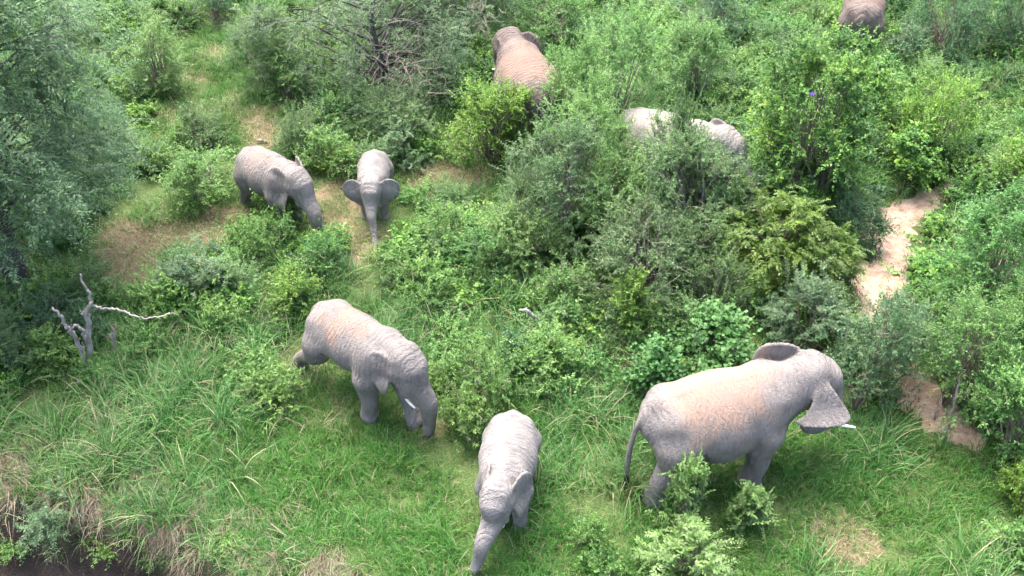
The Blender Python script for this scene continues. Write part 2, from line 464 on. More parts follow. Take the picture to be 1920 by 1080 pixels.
# ------------------------------------------------------------------ elephants: one continuous skin grown from a blended distance field
def surface_nets(F, org, h):
    s = F < 0
    n = s.astype(np.int8)
    c = sum(n[a:a + F.shape[0] - 1, b:b + F.shape[1] - 1, d:d + F.shape[2] - 1] for a in (0, 1) for b in (0, 1) for d in (0, 1))
    act = (c > 0) & (c < 8)
    idx = np.argwhere(act)
    vid = np.full(act.shape, -1, np.int64)
    vid[act] = np.arange(len(idx))
    off = np.array([(a, b, d) for a in (0, 1) for b in (0, 1) for d in (0, 1)])
    val = np.stack([F[idx[:, 0] + a, idx[:, 1] + b, idx[:, 2] + d] for a, b, d in off], 1)
    acc = np.zeros((len(idx), 3)); cnt = np.zeros(len(idx))
    for p in range(8):
        for q in range(p + 1, 8):
            if np.abs(off[p] - off[q]).sum() != 1:
                continue
            a, b = val[:, p], val[:, q]
            m = (a < 0) != (b < 0)
            t = a[m] / (a[m] - b[m])
            acc[m] += off[p] + t[:, None] * (off[q] - off[p])
            cnt[m] += 1
    v = (idx + acc / cnt[:, None]) * h + org
    faces = []
    for ax in range(3):
        sl0 = [slice(None)] * 3; sl1 = [slice(None)] * 3
        sl0[ax] = slice(0, -1); sl1[ax] = slice(1, None)
        a, b = s[tuple(sl0)], s[tuple(sl1)]
        e = np.argwhere(a != b)
        o1, o2 = [k for k in range(3) if k != ax]
        e = e[(e[:, o1] > 0) & (e[:, o2] > 0) & (e[:, o1] < F.shape[o1] - 1) & (e[:, o2] < F.shape[o2] - 1)]
        flip = a[e[:, 0], e[:, 1], e[:, 2]]
        if ax == 1:
            flip = ~flip
        def cell(d1, d2):
            k = e.copy(); k[:, o1] -= d1; k[:, o2] -= d2
            return vid[k[:, 0], k[:, 1], k[:, 2]]
        qd = np.stack([cell(1, 1), cell(0, 1), cell(0, 0), cell(1, 0)], 1)
        qd[~flip] = qd[~flip][:, ::-1]
        faces.append(qd)
    return v, np.vstack(faces)

class Field:
    def __init__(s, lo, hi, h):
        s.h = h; s.org = np.asarray(lo, float)
        s.n = np.ceil((np.asarray(hi) - s.org) / h).astype(int) + 1
        s.F = np.full(s.n, 1.0)
        s.ax = [s.org[k] + np.arange(s.n[k]) * h for k in range(3)]
    def block(s, lo, hi):
        a = np.clip(np.floor((np.asarray(lo) - s.org) / s.h).astype(int), 0, s.n)
        b = np.clip(np.ceil((np.asarray(hi) - s.org) / s.h).astype(int) + 1, 0, s.n)
        sl = tuple(slice(a[k], b[k]) for k in range(3))
        g = np.meshgrid(*[s.ax[k][sl[k]] for k in range(3)], indexing='ij')
        return sl, g
    def merge(s, sl, d, k):
        a = s.F[sl]
        hh = np.maximum(k - np.abs(a - d), 0) / k
        s.F[sl] = np.minimum(a, d) - hh * hh * k * .25
    def carve(s, sl, d, k):
        a = s.F[sl]; d = -d
        hh = np.maximum(k - np.abs(a - d), 0) / k
        s.F[sl] = np.maximum(a, d) + hh * hh * k * .25
    def cone(s, a, b, ra, rb, k, cut=False):
        a = np.asarray(a, float); b = np.asarray(b, float)
        m = max(ra, rb) + k + 2 * s.h
        sl, (X, Y, Z) = s.block(np.minimum(a, b) - m, np.maximum(a, b) + m)
        if X.size == 0: return
        ab = b - a; L = ab @ ab + 1e-12
        t = np.clip(((X - a[0]) * ab[0] + (Y - a[1]) * ab[1] + (Z - a[2]) * ab[2]) / L, 0, 1)
        d = np.sqrt((X - a[0] - t * ab[0]) ** 2 + (Y - a[1] - t * ab[1]) ** 2 + (Z - a[2] - t * ab[2]) ** 2) - (ra + (rb - ra) * t)
        (s.carve if cut else s.merge)(sl, d, k)
    def chain(s, pr, k, n=5):
        c = curve(pr, n)
        for i in range(len(c) - 1):
            s.cone(c[i, :3], c[i + 1, :3], c[i, 3], c[i + 1, 3], k if i == 0 else min(k, .5 * c[i, 3] + .004))
    def loft(s, st, k):
        st = np.asarray(st, float)
        lo = (st[0, 0], -st[:, 2].max() - .1, (st[:, 1] - st[:, 3]).min() - .1)
        hi = (st[-1, 0], st[:, 2].max() + .1, (st[:, 1] + st[:, 3]).max() + .1)
        sl, (X, Y, Z) = s.block(lo, hi)
        xx = np.linspace(st[0, 0], st[-1, 0], 200)
        # smooth the station profile
        def prof(c):
            y = np.interp(xx, st[:, 0], st[:, c])
            for _ in range(2):
                y2 = np.convolve(np.pad(y, 9, mode='edge'), np.ones(19) / 19, 'valid')
                y = np.where((xx > st[1, 0] + .02) & (xx < st[-2, 0] - .02), y2, y)
            return y
        zc = np.interp(X, xx, prof(1)); a = np.interp(X, xx, prof(2)); b = np.interp(X, xx, prof(3))
        dz = Z - zc
        p = np.where(dz > 0, 1.82, 2.25)
        r = ((np.abs(Y) / a) ** p + (np.abs(dz) / b) ** p) ** (1 / p)
        s.merge(sl, (r - 1) * np.minimum(a, b) * .9, k)
    def sheet(s, o, U, V, W, poly, thick, bend, k):
        """a curved ear: outline in (u,v), pushed along w by bend(u,v)"""
        poly = np.asarray(poly, float)
        corner = np.array([o + U * a + V * b + W * c for a, b in poly for c in (-.22, .22)])
        m = .08
        sl, (X, Y, Z) = s.block(corner.min(0) - m, corner.max(0) + m)
        if X.size == 0: return
        R = np.stack([X - o[0], Y - o[1], Z - o[2]], -1)
        u, v, w = R @ U, R @ V, R @ W
        # signed distance to the outline
        d = np.full(u.shape, 9.0); inside = np.zeros(u.shape, bool)
        n = len(poly)
        for i in range(n):
            a, b = poly[i], poly[(i + 1) % n]
            e = b - a
            t = np.clip(((u - a[0]) * e[0] + (v - a[1]) * e[1]) / (e @ e), 0, 1)
            d = np.minimum(d, np.hypot(u - a[0] - t * e[0], v - a[1] - t * e[1]))
            c = ((a[1] > v) != (b[1] > v)) & (u < (b[0] - a[0]) * (v - a[1]) / (b[1] - a[1] + 1e-9) + a[0])
            inside ^= c
        d = np.where(inside, -d, d)
        w2 = np.abs(w - bend(u, v)) - thick * .5
        q = np.maximum(d, w2) * .85
        s.merge(sl, q, k)

EAR = np.array([(-.02, -.09), (.05, -.16), (.14, -.195), (.24, -.17), (.31, -.09), (.33, .02), (.31, .12), (.26, .22), (.19, .32), (.13, .37), (.085, .34), (.05, .24), (.02, .14), (-.02, .08)])
EAR = curve(np.vstack([EAR, EAR[:1]]), 3)[:-1]

def unit_(v):
    v = np.asarray(v, float)
    return v / np.linalg.norm(v)

def rot(yaw, pitch, roll=0):
    cy, sy, cp, sp, cr, sr = math.cos(yaw), math.sin(yaw), math.cos(pitch), math.sin(pitch), math.cos(roll), math.sin(roll)
    Rz = np.array([[cy, -sy, 0], [sy, cy, 0], [0, 0, 1]])
    Ry = np.array([[cp, 0, sp], [0, 1, 0], [-sp, 0, cp]])
    Rx = np.array([[1, 0, 0], [0, cr, -sr], [0, sr, cr]])
    return Rz @ Ry @ Rx

def elephant(label, px, py, heading, S, yaw=0, pitch=0, roll=0, trunk=None, feet=None, ears=(25, 25), ear_scale=.85, ear_curl=(0, 0), tail=None, tusk=.0,
             fat=1.0, dust=.5, pale=0, vox=.026, tusk_dir=(.8, .1, -.6), head_up=0.0, back=0.0, skin=None, ear_tilt=(.22, .22), ear_drop=.15, ear_axes=(None, None), belly=.04, head_fwd=0.0, leg=1.0, ear_poly=(None, None), ear_z=0.0):
    """x forward, y left, z up, unit = shoulder height; yaw>0 turns the head to its left, pitch>0 lowers it"""
    rad = math.radians
    x, y, z = ground(px, py)
    root = empty('elephant', (x, y, z - .03), rad(heading))
    tag(root, label, 'elephant', 'elephant herd')
    R = rot(rad(yaw), rad(pitch), rad(roll))
    piv = np.array([.44 + head_fwd, 0, .85 + head_up])
    hp = lambda *v: piv + R @ np.array(v)
    RE = rot(rad(yaw), rad(pitch) * .3, rad(roll))
    feet = feet or {}
    f = Field(np.array([-1.05, -.82, -.02]) * S, np.array([1.5, .82, 1.3]) * S, vox)
    # trunk of the body
    w = fat
    prof = [(-.60, .66, .70, .02), (-.585, .60, .775, .08), (-.55, .53, .825, .135), (-.49, .47, .868, .19), (-.40, .42 + belly * .4, .905, .232), (-.22, .355 + belly, .95 + back, .275 * w), (0, .32 + belly, .975 + back, .295 * w),
            (.18, .38 + belly, .972 + back * .5, .25 * w), (.32, .46, .955, .2), (.42, .53, .925, .158), (.475, .60, .85, .09), (.49, .70, .74, .02)]      # x, belly, back, half width
    st = [(x_, (lo + hi) / 2, hw, (hi - lo) / 2) for x_, lo, hi, hw in prof]
    f.loft(np.array(st) * S, .03 * S)
    cone = lambda a, b, ra, rb, k: f.cone(np.asarray(a) * S, np.asarray(b) * S, ra * S, rb * S, k * S)
    chain = lambda pts, k, n=5: f.chain(np.asarray(pts, float) * S, k * S, n)
    thick = lambda L: [(*q[:3], q[3] * leg) for q in L]
    # spine, hips, shoulder blades
    chain([(-.5, 0, .835, .03), (-.3, 0, .905 + back, .028), (0, 0, .95 + back, .026), (.25, 0, .938, .03), (.4, 0, .91, .04)], .07)
    for sd in (1, -1):
        cone((-.40, sd * .13, .76), (-.33, sd * .165, .60), .09, .12, .09)
        cone((.30, sd * .13, .82), (.27, sd * .19, .56), .085, .105, .08)
        fx, fy = feet.get('FL' if sd > 0 else 'FR', (0, 0))
        lift_f = feet.get('FLz' if sd > 0 else 'FRz', 0)
        X0, Y0 = .29, sd * .155
        chain(thick([(X0 - .01, Y0 + sd * .02, .56, .11), (X0 - .02 + fx * .3, Y0 + fy * .3, .42, .088), (X0 + .015 + fx * .62, Y0 + fy * .6, .24 + lift_f * .5, .066), (X0 + fx * .93, Y0 + fy * .9, .085 + lift_f, .062), (X0 + .012 + fx, Y0 + fy, .02 + lift_f, .073)]), .035)
        fx, fy = feet.get('HL' if sd > 0 else 'HR', (0, 0))
        lift_h = feet.get('HLz' if sd > 0 else 'HRz', 0)
        X0, Y0 = -.40, sd * .145
        chain(thick([(X0 + .03, Y0 + sd * .015, .58, .15), (X0 + .075 + fx * .35, Y0 + fy * .4, .39, .102), (X0 + .01 + fx * .72, Y0 + fy * .75, .21 + lift_h * .6, .059), (X0 - .01 + fx * .96, Y0 + fy, .085 + lift_h, .054), (X0 + .015 + fx, Y0 + fy, .02 + lift_h, .065)]), .045)
    # creases: behind the shoulder, before the thigh, at the elbow and across the buttock
    cut = lambda a, b, r, k: f.cone(np.asarray(a) * S, np.asarray(b) * S, r * S, r * .6 * S, k * S, True)
    for sd in (1, -1):
        hw = .27 * w
        cut((.155, sd * (hw - .012), .60), (.185, sd * (hw - .045), .45), .012, .03)
        cut((-.235, sd * (hw - .005), .58), (-.17, sd * (hw - .06), .44), .012, .03)
        cut((.40, sd * .235, .84), (.385, sd * .22, .64), .010, .03)
        cut((-.42, sd * .245, .66), (-.47, sd * .2, .52), .008, .025)
    # neck and head
    hb = hp(.12, 0, .0)
    cone((.32, 0, .76), hb * [1, 1, 1], .205, .15, .1)
    cone((.36, 0, .66), hp(.12, 0, -.08), .165, .125, .1)
    cone(hp(.10, 0, .05), hp(.22, 0, .03), .145, .135, .06)
    for sd in (1, -1):
        cone(hp(.13, sd * .055, .12), hp(.25, sd * .045, .07), .085, .085, .05)      # twin domes of the skull
        cone(hp(.16, sd * .10, -.01), hp(.24, sd * .085, -.07), .075, .07, .05)       # cheekbone
        cone(hp(.25, sd * .075, -.08), hp(.315, sd * .09, -.20), .06, .045, .045)     # tusk sheath
        cone(hp(.265, sd * .095, .045), hp(.235, sd * .115, .05), .03, .03, .03)      # brow
    cone(hp(.12, 0, -.13), hp(.25, 0, -.235), .085, .04, .05)                         # lower jaw
    tk = [(*hp(.26, 0, -.01), .115), (*hp(.325, 0, -.12), .098)] + (trunk or [(*hp(.36, 0, -.27), .08), (*hp(.37, 0, -.45), .062), (*hp(.36, 0, -.62), .05), (*hp(.40, 0, -.74), .042)])
    chain(tk, .05, 6)
    # ears
    for sd, ang, curl in ((1, ears[0], ear_curl[0]), (-1, ears[1], ear_curl[1])):
        a = rad(ang)
        ax = ear_axes[0 if sd > 0 else 1]
        U = RE @ np.array([-math.cos(a), sd * math.sin(a), -ear_drop]); U /= np.linalg.norm(U)
        V = RE @ np.array([-.10, sd * ear_tilt[0 if sd > 0 else 1], -1.0])
        if ax is not None:
            U = unit_(ax[0]); V = unit_(ax[1])
        V = V; V -= U * (U @ V); V /= np.linalg.norm(V)
        W = np.cross(U, V) * sd                     # towards the outside / front
        if (RE.T @ W)[0] < 0 and ang > 50: W = -W
        o = hp(.135, sd * .135, .015 + (ear_z if ax is not None else 0))
        es = (ear_scale if not isinstance(ear_scale, tuple) else ear_scale[0 if sd > 0 else 1]) * S
        def bend(u, v, es=es, curl=curl):
            un, vn = u / es, v / es
            return es * (.035 * np.sin(un * 9) * np.clip(un * 4, 0, 1) + .25 * un * un + curl * np.clip(-vn - .04, 0, 1) * 1.6 + .02 * np.sin(vn * 14 + 1))
        pl = ear_poly[0 if sd > 0 else 1]
        f.sheet(o * S, U, V, W, (EAR if pl is None else pl) * es, max(.03 * S, 2.1 * vox), bend, .02 * S)
    # tail
    tl = tail or [(-.62, 0, .66), (-.645, .01, .52), (-.64, .02, .36)]
    tr = [.034] + [.019] * (len(tl) - 1) + [max(.013, .55 * vox / S * 1.25)]
    tp = [(-.555, 0, .775)] + list(tl)
    chain([(*p, r) for p, r in zip(tp, tr)], .04, 5)
    v, q = surface_nets(f.F, f.org, vox)
    # relax voxel steps a little
    for _ in range(2):
        acc = np.zeros_like(v); cn = np.zeros(len(v))
        for a, b in ((0, 1), (1, 2), (2, 3), (3, 0)):
            np.add.at(acc, q[:, a], v[q[:, b]]); np.add.at(cn, q[:, a], 1)
            np.add.at(acc, q[:, b], v[q[:, a]]); np.add.at(cn, q[:, b], 1)
        v = v * .5 + .5 * acc / cn[:, None]
    un = v / S
    dmask = sstep(.52, .97, un[:, 2]) * sstep(-.66, -.2, un[:, 0]) * (1 - sstep(-.05, .62, un[:, 0])) * dust
    me = mesh('elephant_body', v, q, skin, {'dust': dmask}, True)
    link('body', me, root)
    # eyes
    for sd in (1, -1):
        c = hp(.262, sd * .128, .02) * S
        g = Geo(); r = .016 * S
        th = np.linspace(0, math.pi, 5); ph = np.arange(6) * math.pi / 3
        vv = np.array([(math.sin(t) * math.cos(p) * r, math.sin(t) * math.sin(p) * r, math.cos(t) * r) for t in th for p in ph]) + c
        ff = [(i * 6 + j, i * 6 + (j + 1) % 6, (i + 1) * 6 + (j + 1) % 6, (i + 1) * 6 + j) for i in range(4) for j in range(6)]
        g.add(vv, np.array(ff))
        link('eye', g.mesh('eye', M['eye'], True), root)
    # tusks
    if tusk > 0:
        for sd in (1, -1):
            b0 = np.array([.30, sd * .088, -.175]); dr = np.array([tusk_dir[0], sd * tusk_dir[1], tusk_dir[2]])
            pts = [b0, b0 + dr * tusk * .5, b0 + dr * tusk + np.array([.2, -sd * .05, .25]) * tusk]
            c = curve([hp(*p) * S for p in pts], 5)
            g = Geo(); g.tube(c, np.linspace(.024, .009, len(c)) * S, 8)
            link('tusk', g.mesh('tusk', M['ivory'], True), root)
    # hair at the end of the tail
    g = Geo(); rng = np.random.default_rng(int(px))
    e0, e1 = np.array(tp[-1]) * S, np.array(tp[-2]) * S
    d0 = (e0 - e1) / np.linalg.norm(e0 - e1)
    for _ in range(26):
        b = e0 - d0 * rng.uniform(0, .05) * S
        dd = d0 + rng.normal(size=3) * .22 + np.array([0, 0, -.25]); dd /= np.linalg.norm(dd)
        L = rng.uniform(.06, .13) * S
        g.tube([b, b + dd * L * .5, b + dd * L + np.array([0, 0, -.02 * S])], [.008 * S, .006 * S, .002 * S], 3)
    link('tail_hair', g.mesh('tail_hair', M['hair']), root)
    return root

SK_PINK = skin_mat('dusty_skin', (.2, .18, .167), (.31, .212, .158), .8, (.235, .213, .2))
SK_GREY = skin_mat('grey_skin', (.195, .177, .165), (.29, .185, .132), .8, (.225, .205, .192))
SK_RED = skin_mat('reddish_skin', (.14, .113, .1), (.235, .16, .122), .7, (.185, .155, .138))
SK_PALE = skin_mat('pale_dusty_skin', (.215, .2, .188), (.34, .305, .262), .8, (.275, .257, .24))
FAN = curve(np.array([(0, -.05), (.07, .02), (.15, .16), (.215, .28), (.2, .35), (.08, .385), (-.08, .385), (-.2, .36), (-.255, .31), (-.16, .275), (-.085, .15), (-.04, .0), (0, -.05)]), 3)[:-1]

elephant('large grey elephant with tan dusty back and flared ears beside the sandy path', 1333, 888, 14, 2.31,
         yaw=-3, pitch=16, head_fwd=.035, head_up=.015, ear_z=.085, trunk=[(.835, -.01, .5, .078), (.825, -.01, .4, .062), (.765, 0, .335, .052), (.70, .01, .325, .044)],
         feet={'FR': (-.07, 0), 'FL': (.12, 0), 'HR': (-.10, 0), 'HL': (.16, 0)}, ears=(30, 24), ear_scale=(1.0, .78), ear_curl=(.08, .0), ear_drop=0,
         ear_axes=(None, ((.95, -.25, .1), (-.1, -.6, -.75))), ear_poly=(None, FAN), leg=1.04, belly=-.015,
         tail=[(-.625, -.01, .66), (-.655, -.02, .5), (-.665, -.02, .33), (-.66, -.02, .2)], tusk=.31, tusk_dir=(.85, .15, -.68), fat=1.08, dust=1.0, skin=SK_PINK)
elephant('young grey tusked elephant striding through the grass with one hind leg stretched back', 684, 742, -42, 1.93,
         yaw=6, pitch=24, trunk=[(.80, .06, .44, .072), (.80, .07, .28, .058), (.79, .07, .13, .048), (.78, .06, .04, .042)],
         feet={'FR': (-.06, 0), 'FL': (.30, -.08), 'HR': (-.36, 0), 'HRz': .01, 'HL': (.20, 0)}, fat=.88, belly=.09, ears=(26, 15), ear_scale=.78, ear_curl=(.2, .05),
         tail=[(-.62, -.01, .66), (-.65, -.02, .5), (-.66, -.03, .34)], tusk=.17, tusk_dir=(.75, .12, -.65), dust=.55, skin=SK_GREY)
elephant('pale elephant calf walking head-on at the bottom of the lawn, head lowered', 952, 940, -97, 1.55,
         yaw=-12, pitch=30, trunk=[(.84, -.13, .42, .072), (.865, -.16, .27, .058), (.88, -.19, .13, .048), (.92, -.22, .05, .038)],
         feet={'FR': (-.05, 0), 'FL': (.03, 0.02), 'HR': (.1, 0), 'HL': (-.1, 0)}, ears=(30, 30), ear_scale=1.0, ear_curl=(.1, .25),
         tusk=.09, dust=.35, fat=1.04, vox=.02, skin=SK_PALE)
elephant('half-grown elephant on the bare patch with its ear folded back and trunk down', 520, 402, -43, 1.62,
         yaw=2, pitch=18, trunk=[(.86, .0, .48, .075), (.89, 0, .32, .062), (.90, .01, .18, .05), (.90, .01, .06, .043)],
         feet={'FR': (.05, 0), 'FL': (-.06, 0), 'HR': (-.1, 0), 'HL': (.08, 0)}, ears=(34, 17), ear_scale=1.1, ear_curl=(.1, .1), dust=.5, fat=1.04, vox=.025, skin=SK_GREY)
elephant('small pale calf facing the viewer with both ears spread wide', 706, 388, -88, 1.28,
         yaw=0, pitch=20, trunk=[(.86, .0, .46, .066), (.93, .02, .30, .05), (1.04, .04, .15, .04), (1.18, .06, .05, .034)],
         ears=(70, 70), ear_drop=.5, ear_scale=1.08, dust=.3, fat=.95, vox=.02, skin=SK_PALE)
elephant('big reddish elephant seen from behind under the dark thorn tree', 985, 248, 105, 2.15,
         yaw=14, pitch=24, ears=(30, 34), ear_scale=.85, feet={'HR': (.08, 0), 'HL': (-.08, 0)},
         tail=[(-.615, 0, .64), (-.635, 0, .48), (-.65, 0, .3), (-.65, 0, .2)], tusk=.2, fat=1.22, dust=1.0, vox=.032, skin=SK_RED)
elephant('elephant with sunlit pale back mostly hidden behind the twiggy grey bush', 1243, 364, -33, 2.12,
         yaw=0, pitch=12, trunk=[(.92, .0, .5, .075), (1.0, 0, .38, .06), (1.1, 0, .3, .05)], ears=(30, 26), tusk=.15, dust=.9, vox=.034, skin=SK_PALE)
elephant('elephant rump half out of the frame above the creeper mound', 1603, 92, 72, 1.9,
         yaw=5, pitch=12, ears=(30, 30), tail=[(-.615, -.02, .64), (-.64, -.05, .48), (-.66, -.1, .3)], dust=.8, fat=1.0, vox=.034, skin=SK_RED)

# ------------------------------------------------------------------ plants
def unit(a):
    return a / (np.linalg.norm(a, axis=-1, keepdims=True) + 1e-9)

def leaves_geo(pos, dirn, nrm, length, width, tint):
    """one folded four-cornered leaf at every position"""
    n = len(pos)
    side = unit(np.cross(dirn, nrm)); up = unit(np.cross(side, dirn))
    L, W = length[:, None], width[:, None]
    a = pos
    b = pos + dirn * L * .48 + side * W * .5 + up * W * .16
    c = pos + dirn * L - up * L * .12
    d = pos + dirn * L * .48 - side * W * .5 + up * W * .16
    v = np.stack([a, b, c, d], 1).reshape(-1, 3)
    f = np.arange(n * 4).reshape(n, 4)
    return v, f, np.repeat(tint, 4)

# leaf length, width, leaves per twig, twig length, droop, flat (0 all round .. 1 in a flat spray), up (how much the leaves face up), wood, share of twigs drawn
KIND = dict(
    acacia=dict(L=.08, W=.028, K=22, T=.42, droop=.25, flat=.75, up=.7, mat='acacia', wood='twig', show=.25),
    grey=dict(L=.07, W=.022, K=26, T=.42, droop=.1, flat=.45, up=.55, mat='grey', wood='pale_twig', show=.5),
    sparse=dict(L=.068, W=.024, K=24, T=.48, droop=.05, flat=.4, up=.5, mat='grey', wood='pale_twig', show=.6),
    pale=dict(L=.075, W=.026, K=24, T=.40, droop=.12, flat=.5, up=.6, mat='pale', wood='twig', show=.2),
    mid=dict(L=.062, W=.036, K=20, T=.32, droop=.12, flat=.3, up=.65, mat='mid', wood='twig', show=.2),
    yellow=dict(L=.075, W=.042, K=15, T=.34, droop=.1, flat=.4, up=.7, mat='yellow', wood='twig', show=.3),
    creeper=dict(L=.085, W=.062, K=16, T=.36, droop=.3, flat=.3, up=.85, mat='creeper', wood='twig', show=.25),
    olive=dict(L=.095, W=.036, K=24, T=.55, droop=.45, flat=.85, up=.8, mat='olive', wood='twig', show=.2),
    dark=dict(L=.06, W=.032, K=19, T=.34, droop=.15, flat=.5, up=.6, mat='dark', wood='twig', show=.25),
    round=dict(L=.115, W=.105, K=8, T=.32, droop=.3, flat=.2, up=.9, mat='round', wood='twig', show=.2),
    herb=dict(L=.085, W=.036, K=14, T=.30, droop=.15, flat=.5, up=.65, mat='herb', wood='twig', show=.25),
    sapling=dict(L=.10, W=.045, K=16, T=.42, droop=.25, flat=.85, up=.8, mat='sapling', wood='twig', show=.5),
)

def twig_leaves(k, rng, base, d, tl, ctint):
    """leaves along many curved twigs; returns leaf arrays and the twigs' midlines"""
    T = len(base); K = k['K']
    t = np.linspace(.12, 1.0, K)[None, :] + rng.uniform(-.5, .5, (T, K)) / K
    sag = k['droop'] * tl
    pos = base[:, None, :] + d[:, None, :] * (t * tl[:, None])[:, :, None]
    pos[:, :, 2] -= (sag[:, None] * t * t)
    tang = d[:, None, :] * np.ones((1, K, 1)); tang = tang.copy(); tang[:, :, 2] -= 2 * k['droop'] * t
    tang = unit(tang)
    up = np.array([0, 0, 1.0])
    side = unit(np.cross(tang, up + rng.normal(size=(T, 1, 3)) * .35))
    sgn = np.where((np.arange(K) % 2) == 0, 1, -1)[None, :, None]
    rnd = unit(rng.normal(size=(T, K, 3)))
    sv = unit(side * sgn * k['flat'] + rnd * (1 - k['flat']))
    ld = unit(tang * .55 + sv * .85 + rng.normal(size=(T, K, 3)) * .15)
    nr = unit(up * k['up'] + unit(rng.normal(size=(T, K, 3))) * (1.05 - k['up']))
    sc = rng.uniform(.65, 1.2, (T, K)) * (1 - .35 * t)
    tint = np.clip(ctint[:, None] + rng.normal(size=(T, K)) * .17 + .12 * (t - .5), 0, 1)
    return leaves_geo(pos.reshape(-1, 3), ld.reshape(-1, 3), nr.reshape(-1, 3), (sc * k['L']).ravel(), (sc * k['W']).ravel(), tint.ravel())

def bush_meshes(kind, r, h, seed, density=1.0, open_=0.0, skirt=0.12, nstem=None, lumps=None):
    """a shrub r wide each way and h high: stems > clumps > twigs > leaves"""
    k = KIND[kind]
    rng = np.random.default_rng(seed)
    n = int(max(6, (12 * r ** 1.6 * max(.7, (h / r) ** .6) + 4) * 1.9))
    # clump centres: near the skin of an uneven dome, a few inside
    ph = rng.uniform(0, 2 * math.pi, n); cz = rng.uniform(skirt, 1.0, n) ** .85
    wob = 1 + .22 * np.sin(2 * ph + rng.uniform(0, 6)) + .16 * np.sin(3 * ph + rng.uniform(0, 6)) + rng.normal(size=n) * .12
    prof = np.sqrt(np.clip(1 - (np.clip(cz - .25, 0, 1) / .8) ** 2, .02, 1)) * (.75 + .25 * np.clip(cz / .25, 0, 1))
    rr = r * prof * wob * rng.uniform(.25, 1, n) ** .45 * .82
    C = np.column_stack([rr * np.cos(ph), rr * np.sin(ph), cz * h * .86 * (1 + rng.normal(size=n) * .07)])
    cr = (.30 + .10 * r ** .5) * rng.uniform(.7, 1.25, n) * (1 - open_ * .2)
    tw = np.maximum(4, (13 * density * (1 - open_ * .5) * rng.uniform(.6, 1.3, n))).astype(int)
    which = np.repeat(np.arange(n), tw)
    T = len(which)
    outw = unit(C * [1, 1, .5] - np.array([0, 0, h * .1]))
    d = unit(unit(rng.normal(size=(T, 3))) + outw[which] * .75 + np.array([0, 0, .42]))
    base = C[which] + rng.normal(size=(T, 3)) * (cr[which] * .3)[:, None] - d * .08
    base[:, 2] = np.maximum(base[:, 2], .04)
    tl = np.clip(cr[which], .2, k['T'] * 1.4) * rng.uniform(.6, 1.25, T)
    ct = np.clip(rng.normal(.47, .2, n), .05, .95)[which] + rng.normal(size=T) * .08
    v, f, tint = twig_leaves(k, rng, base, d, tl, ct)
    # long loose shoots that break the outline
    ns_ = int(n * 1.1) + 3
    wi = rng.integers(0, n, ns_)
    d2 = unit(unit(rng.normal(size=(ns_, 3))) * .8 + outw[wi] * .7 + np.array([0, 0, .75]))
    k2 = dict(k, K=int(k['K'] * 1.3))
    v2, f2, t2 = twig_leaves(k2, rng, C[wi], d2, rng.uniform(.45, .95, ns_) * (.15 + .6 * r ** .8), np.clip(rng.normal(.6, .18, ns_), 0, 1))
    f = np.vstack([f, f2 + len(v)]); v = np.vstack([v, v2]); tint = np.concatenate([tint, t2])
    fol = mesh(kind + '_foliage', v, f, M[k['mat']], {'tint': tint})
    # wood
    g = Geo()
    ns = nstem or max(2, int(2 + r * 2))
    sb = rng.normal(size=(ns, 2)) * .12 * r
    for i in range(n):
        s = sb[rng.integers(ns)]
        p0 = np.array([s[0], s[1], -.05]); p3 = C[i]
        mid = p0 * .45 + p3 * .55; mid[2] = p3[2] * .62 if p3[2] > .3 * h else p3[2] * .8
        mid[:2] = p0[:2] + (p3[:2] - p0[:2]) * .38 + rng.normal(size=2) * .05 * r
        g.tube(curve([p0, mid, p3], 4), np.linspace(.010 + .007 * r, .005, 9), 4, cap=False)
    sel = rng.random(T) < k['show'] * .8
    for b_, d_, l_ in zip(base[sel], d[sel], tl[sel]):
        e = b_ + d_ * l_ * .95; e[2] -= k['droop'] * l_ * .9
        g.tube(np.array([b_ - d_ * .06, b_ + d_ * l_ * .5 - [0, 0, k['droop'] * l_ * .22], e]), [.006, .005, .003], 3, cap=False)
    wood = g.mesh(kind + '_stems', M[k['wood']])
    return fol, wood

CACHE = {}
RC = [.3, .42, .6, .85, 1.2, 1.7, 2.4, 3.3]
AC = [.6, .85, 1.2, 1.7, 2.4]
USED = {}

def shrub(label, cat, kind, cx, base, half, top, var=0, density=1.0, open_=0.0, name=None, group='shrubs of the thicket', rz=None, skirt=.12):
    """cx, base: where it stands; half: half its width; top: its upper edge (pixels of the photograph turned into metres on the ground)"""
    x, y, z = ground(cx, base)
    r = half / ppm(x, y, z)
    # the rounded top of a dome this wide shows a little behind the axis
    hh = lift(cx, top, y + .25 * r)[2] - z
    h = max(.2, hh)
    rc = min(RC, key=lambda q: abs(math.log(q / r)))
    ac = min(AC, key=lambda q: abs(math.log(q * rc / h)))
    key = (kind, rc, ac, var, density, open_, skirt)
    if key not in CACHE:
        CACHE[key] = bush_meshes(kind, rc, ac * rc, hash((kind, rc, ac)) % 9973 + 131 * var if False else sum(map(ord, kind)) * 7 + int(rc * 100) * 13 + int(ac * 10) * 31 + var * 131, density, open_, skirt)
    fol, wood = CACHE[key]
    if rz is None:
        rz = (cx * 7.77 + base * 3.1) % 6.283
    root = empty(name or 'shrub', (x, y, z - .02), rz)
    root.scale = (r / rc, r / rc, h / (ac * rc))
    tag(root, label, cat, group)
    tag(link('stems', wood, root), kind='stuff')
    tag(link('foliage', fol, root), kind='stuff')
    return root


SH = lambda *a, **k: shrub(*a, **k)
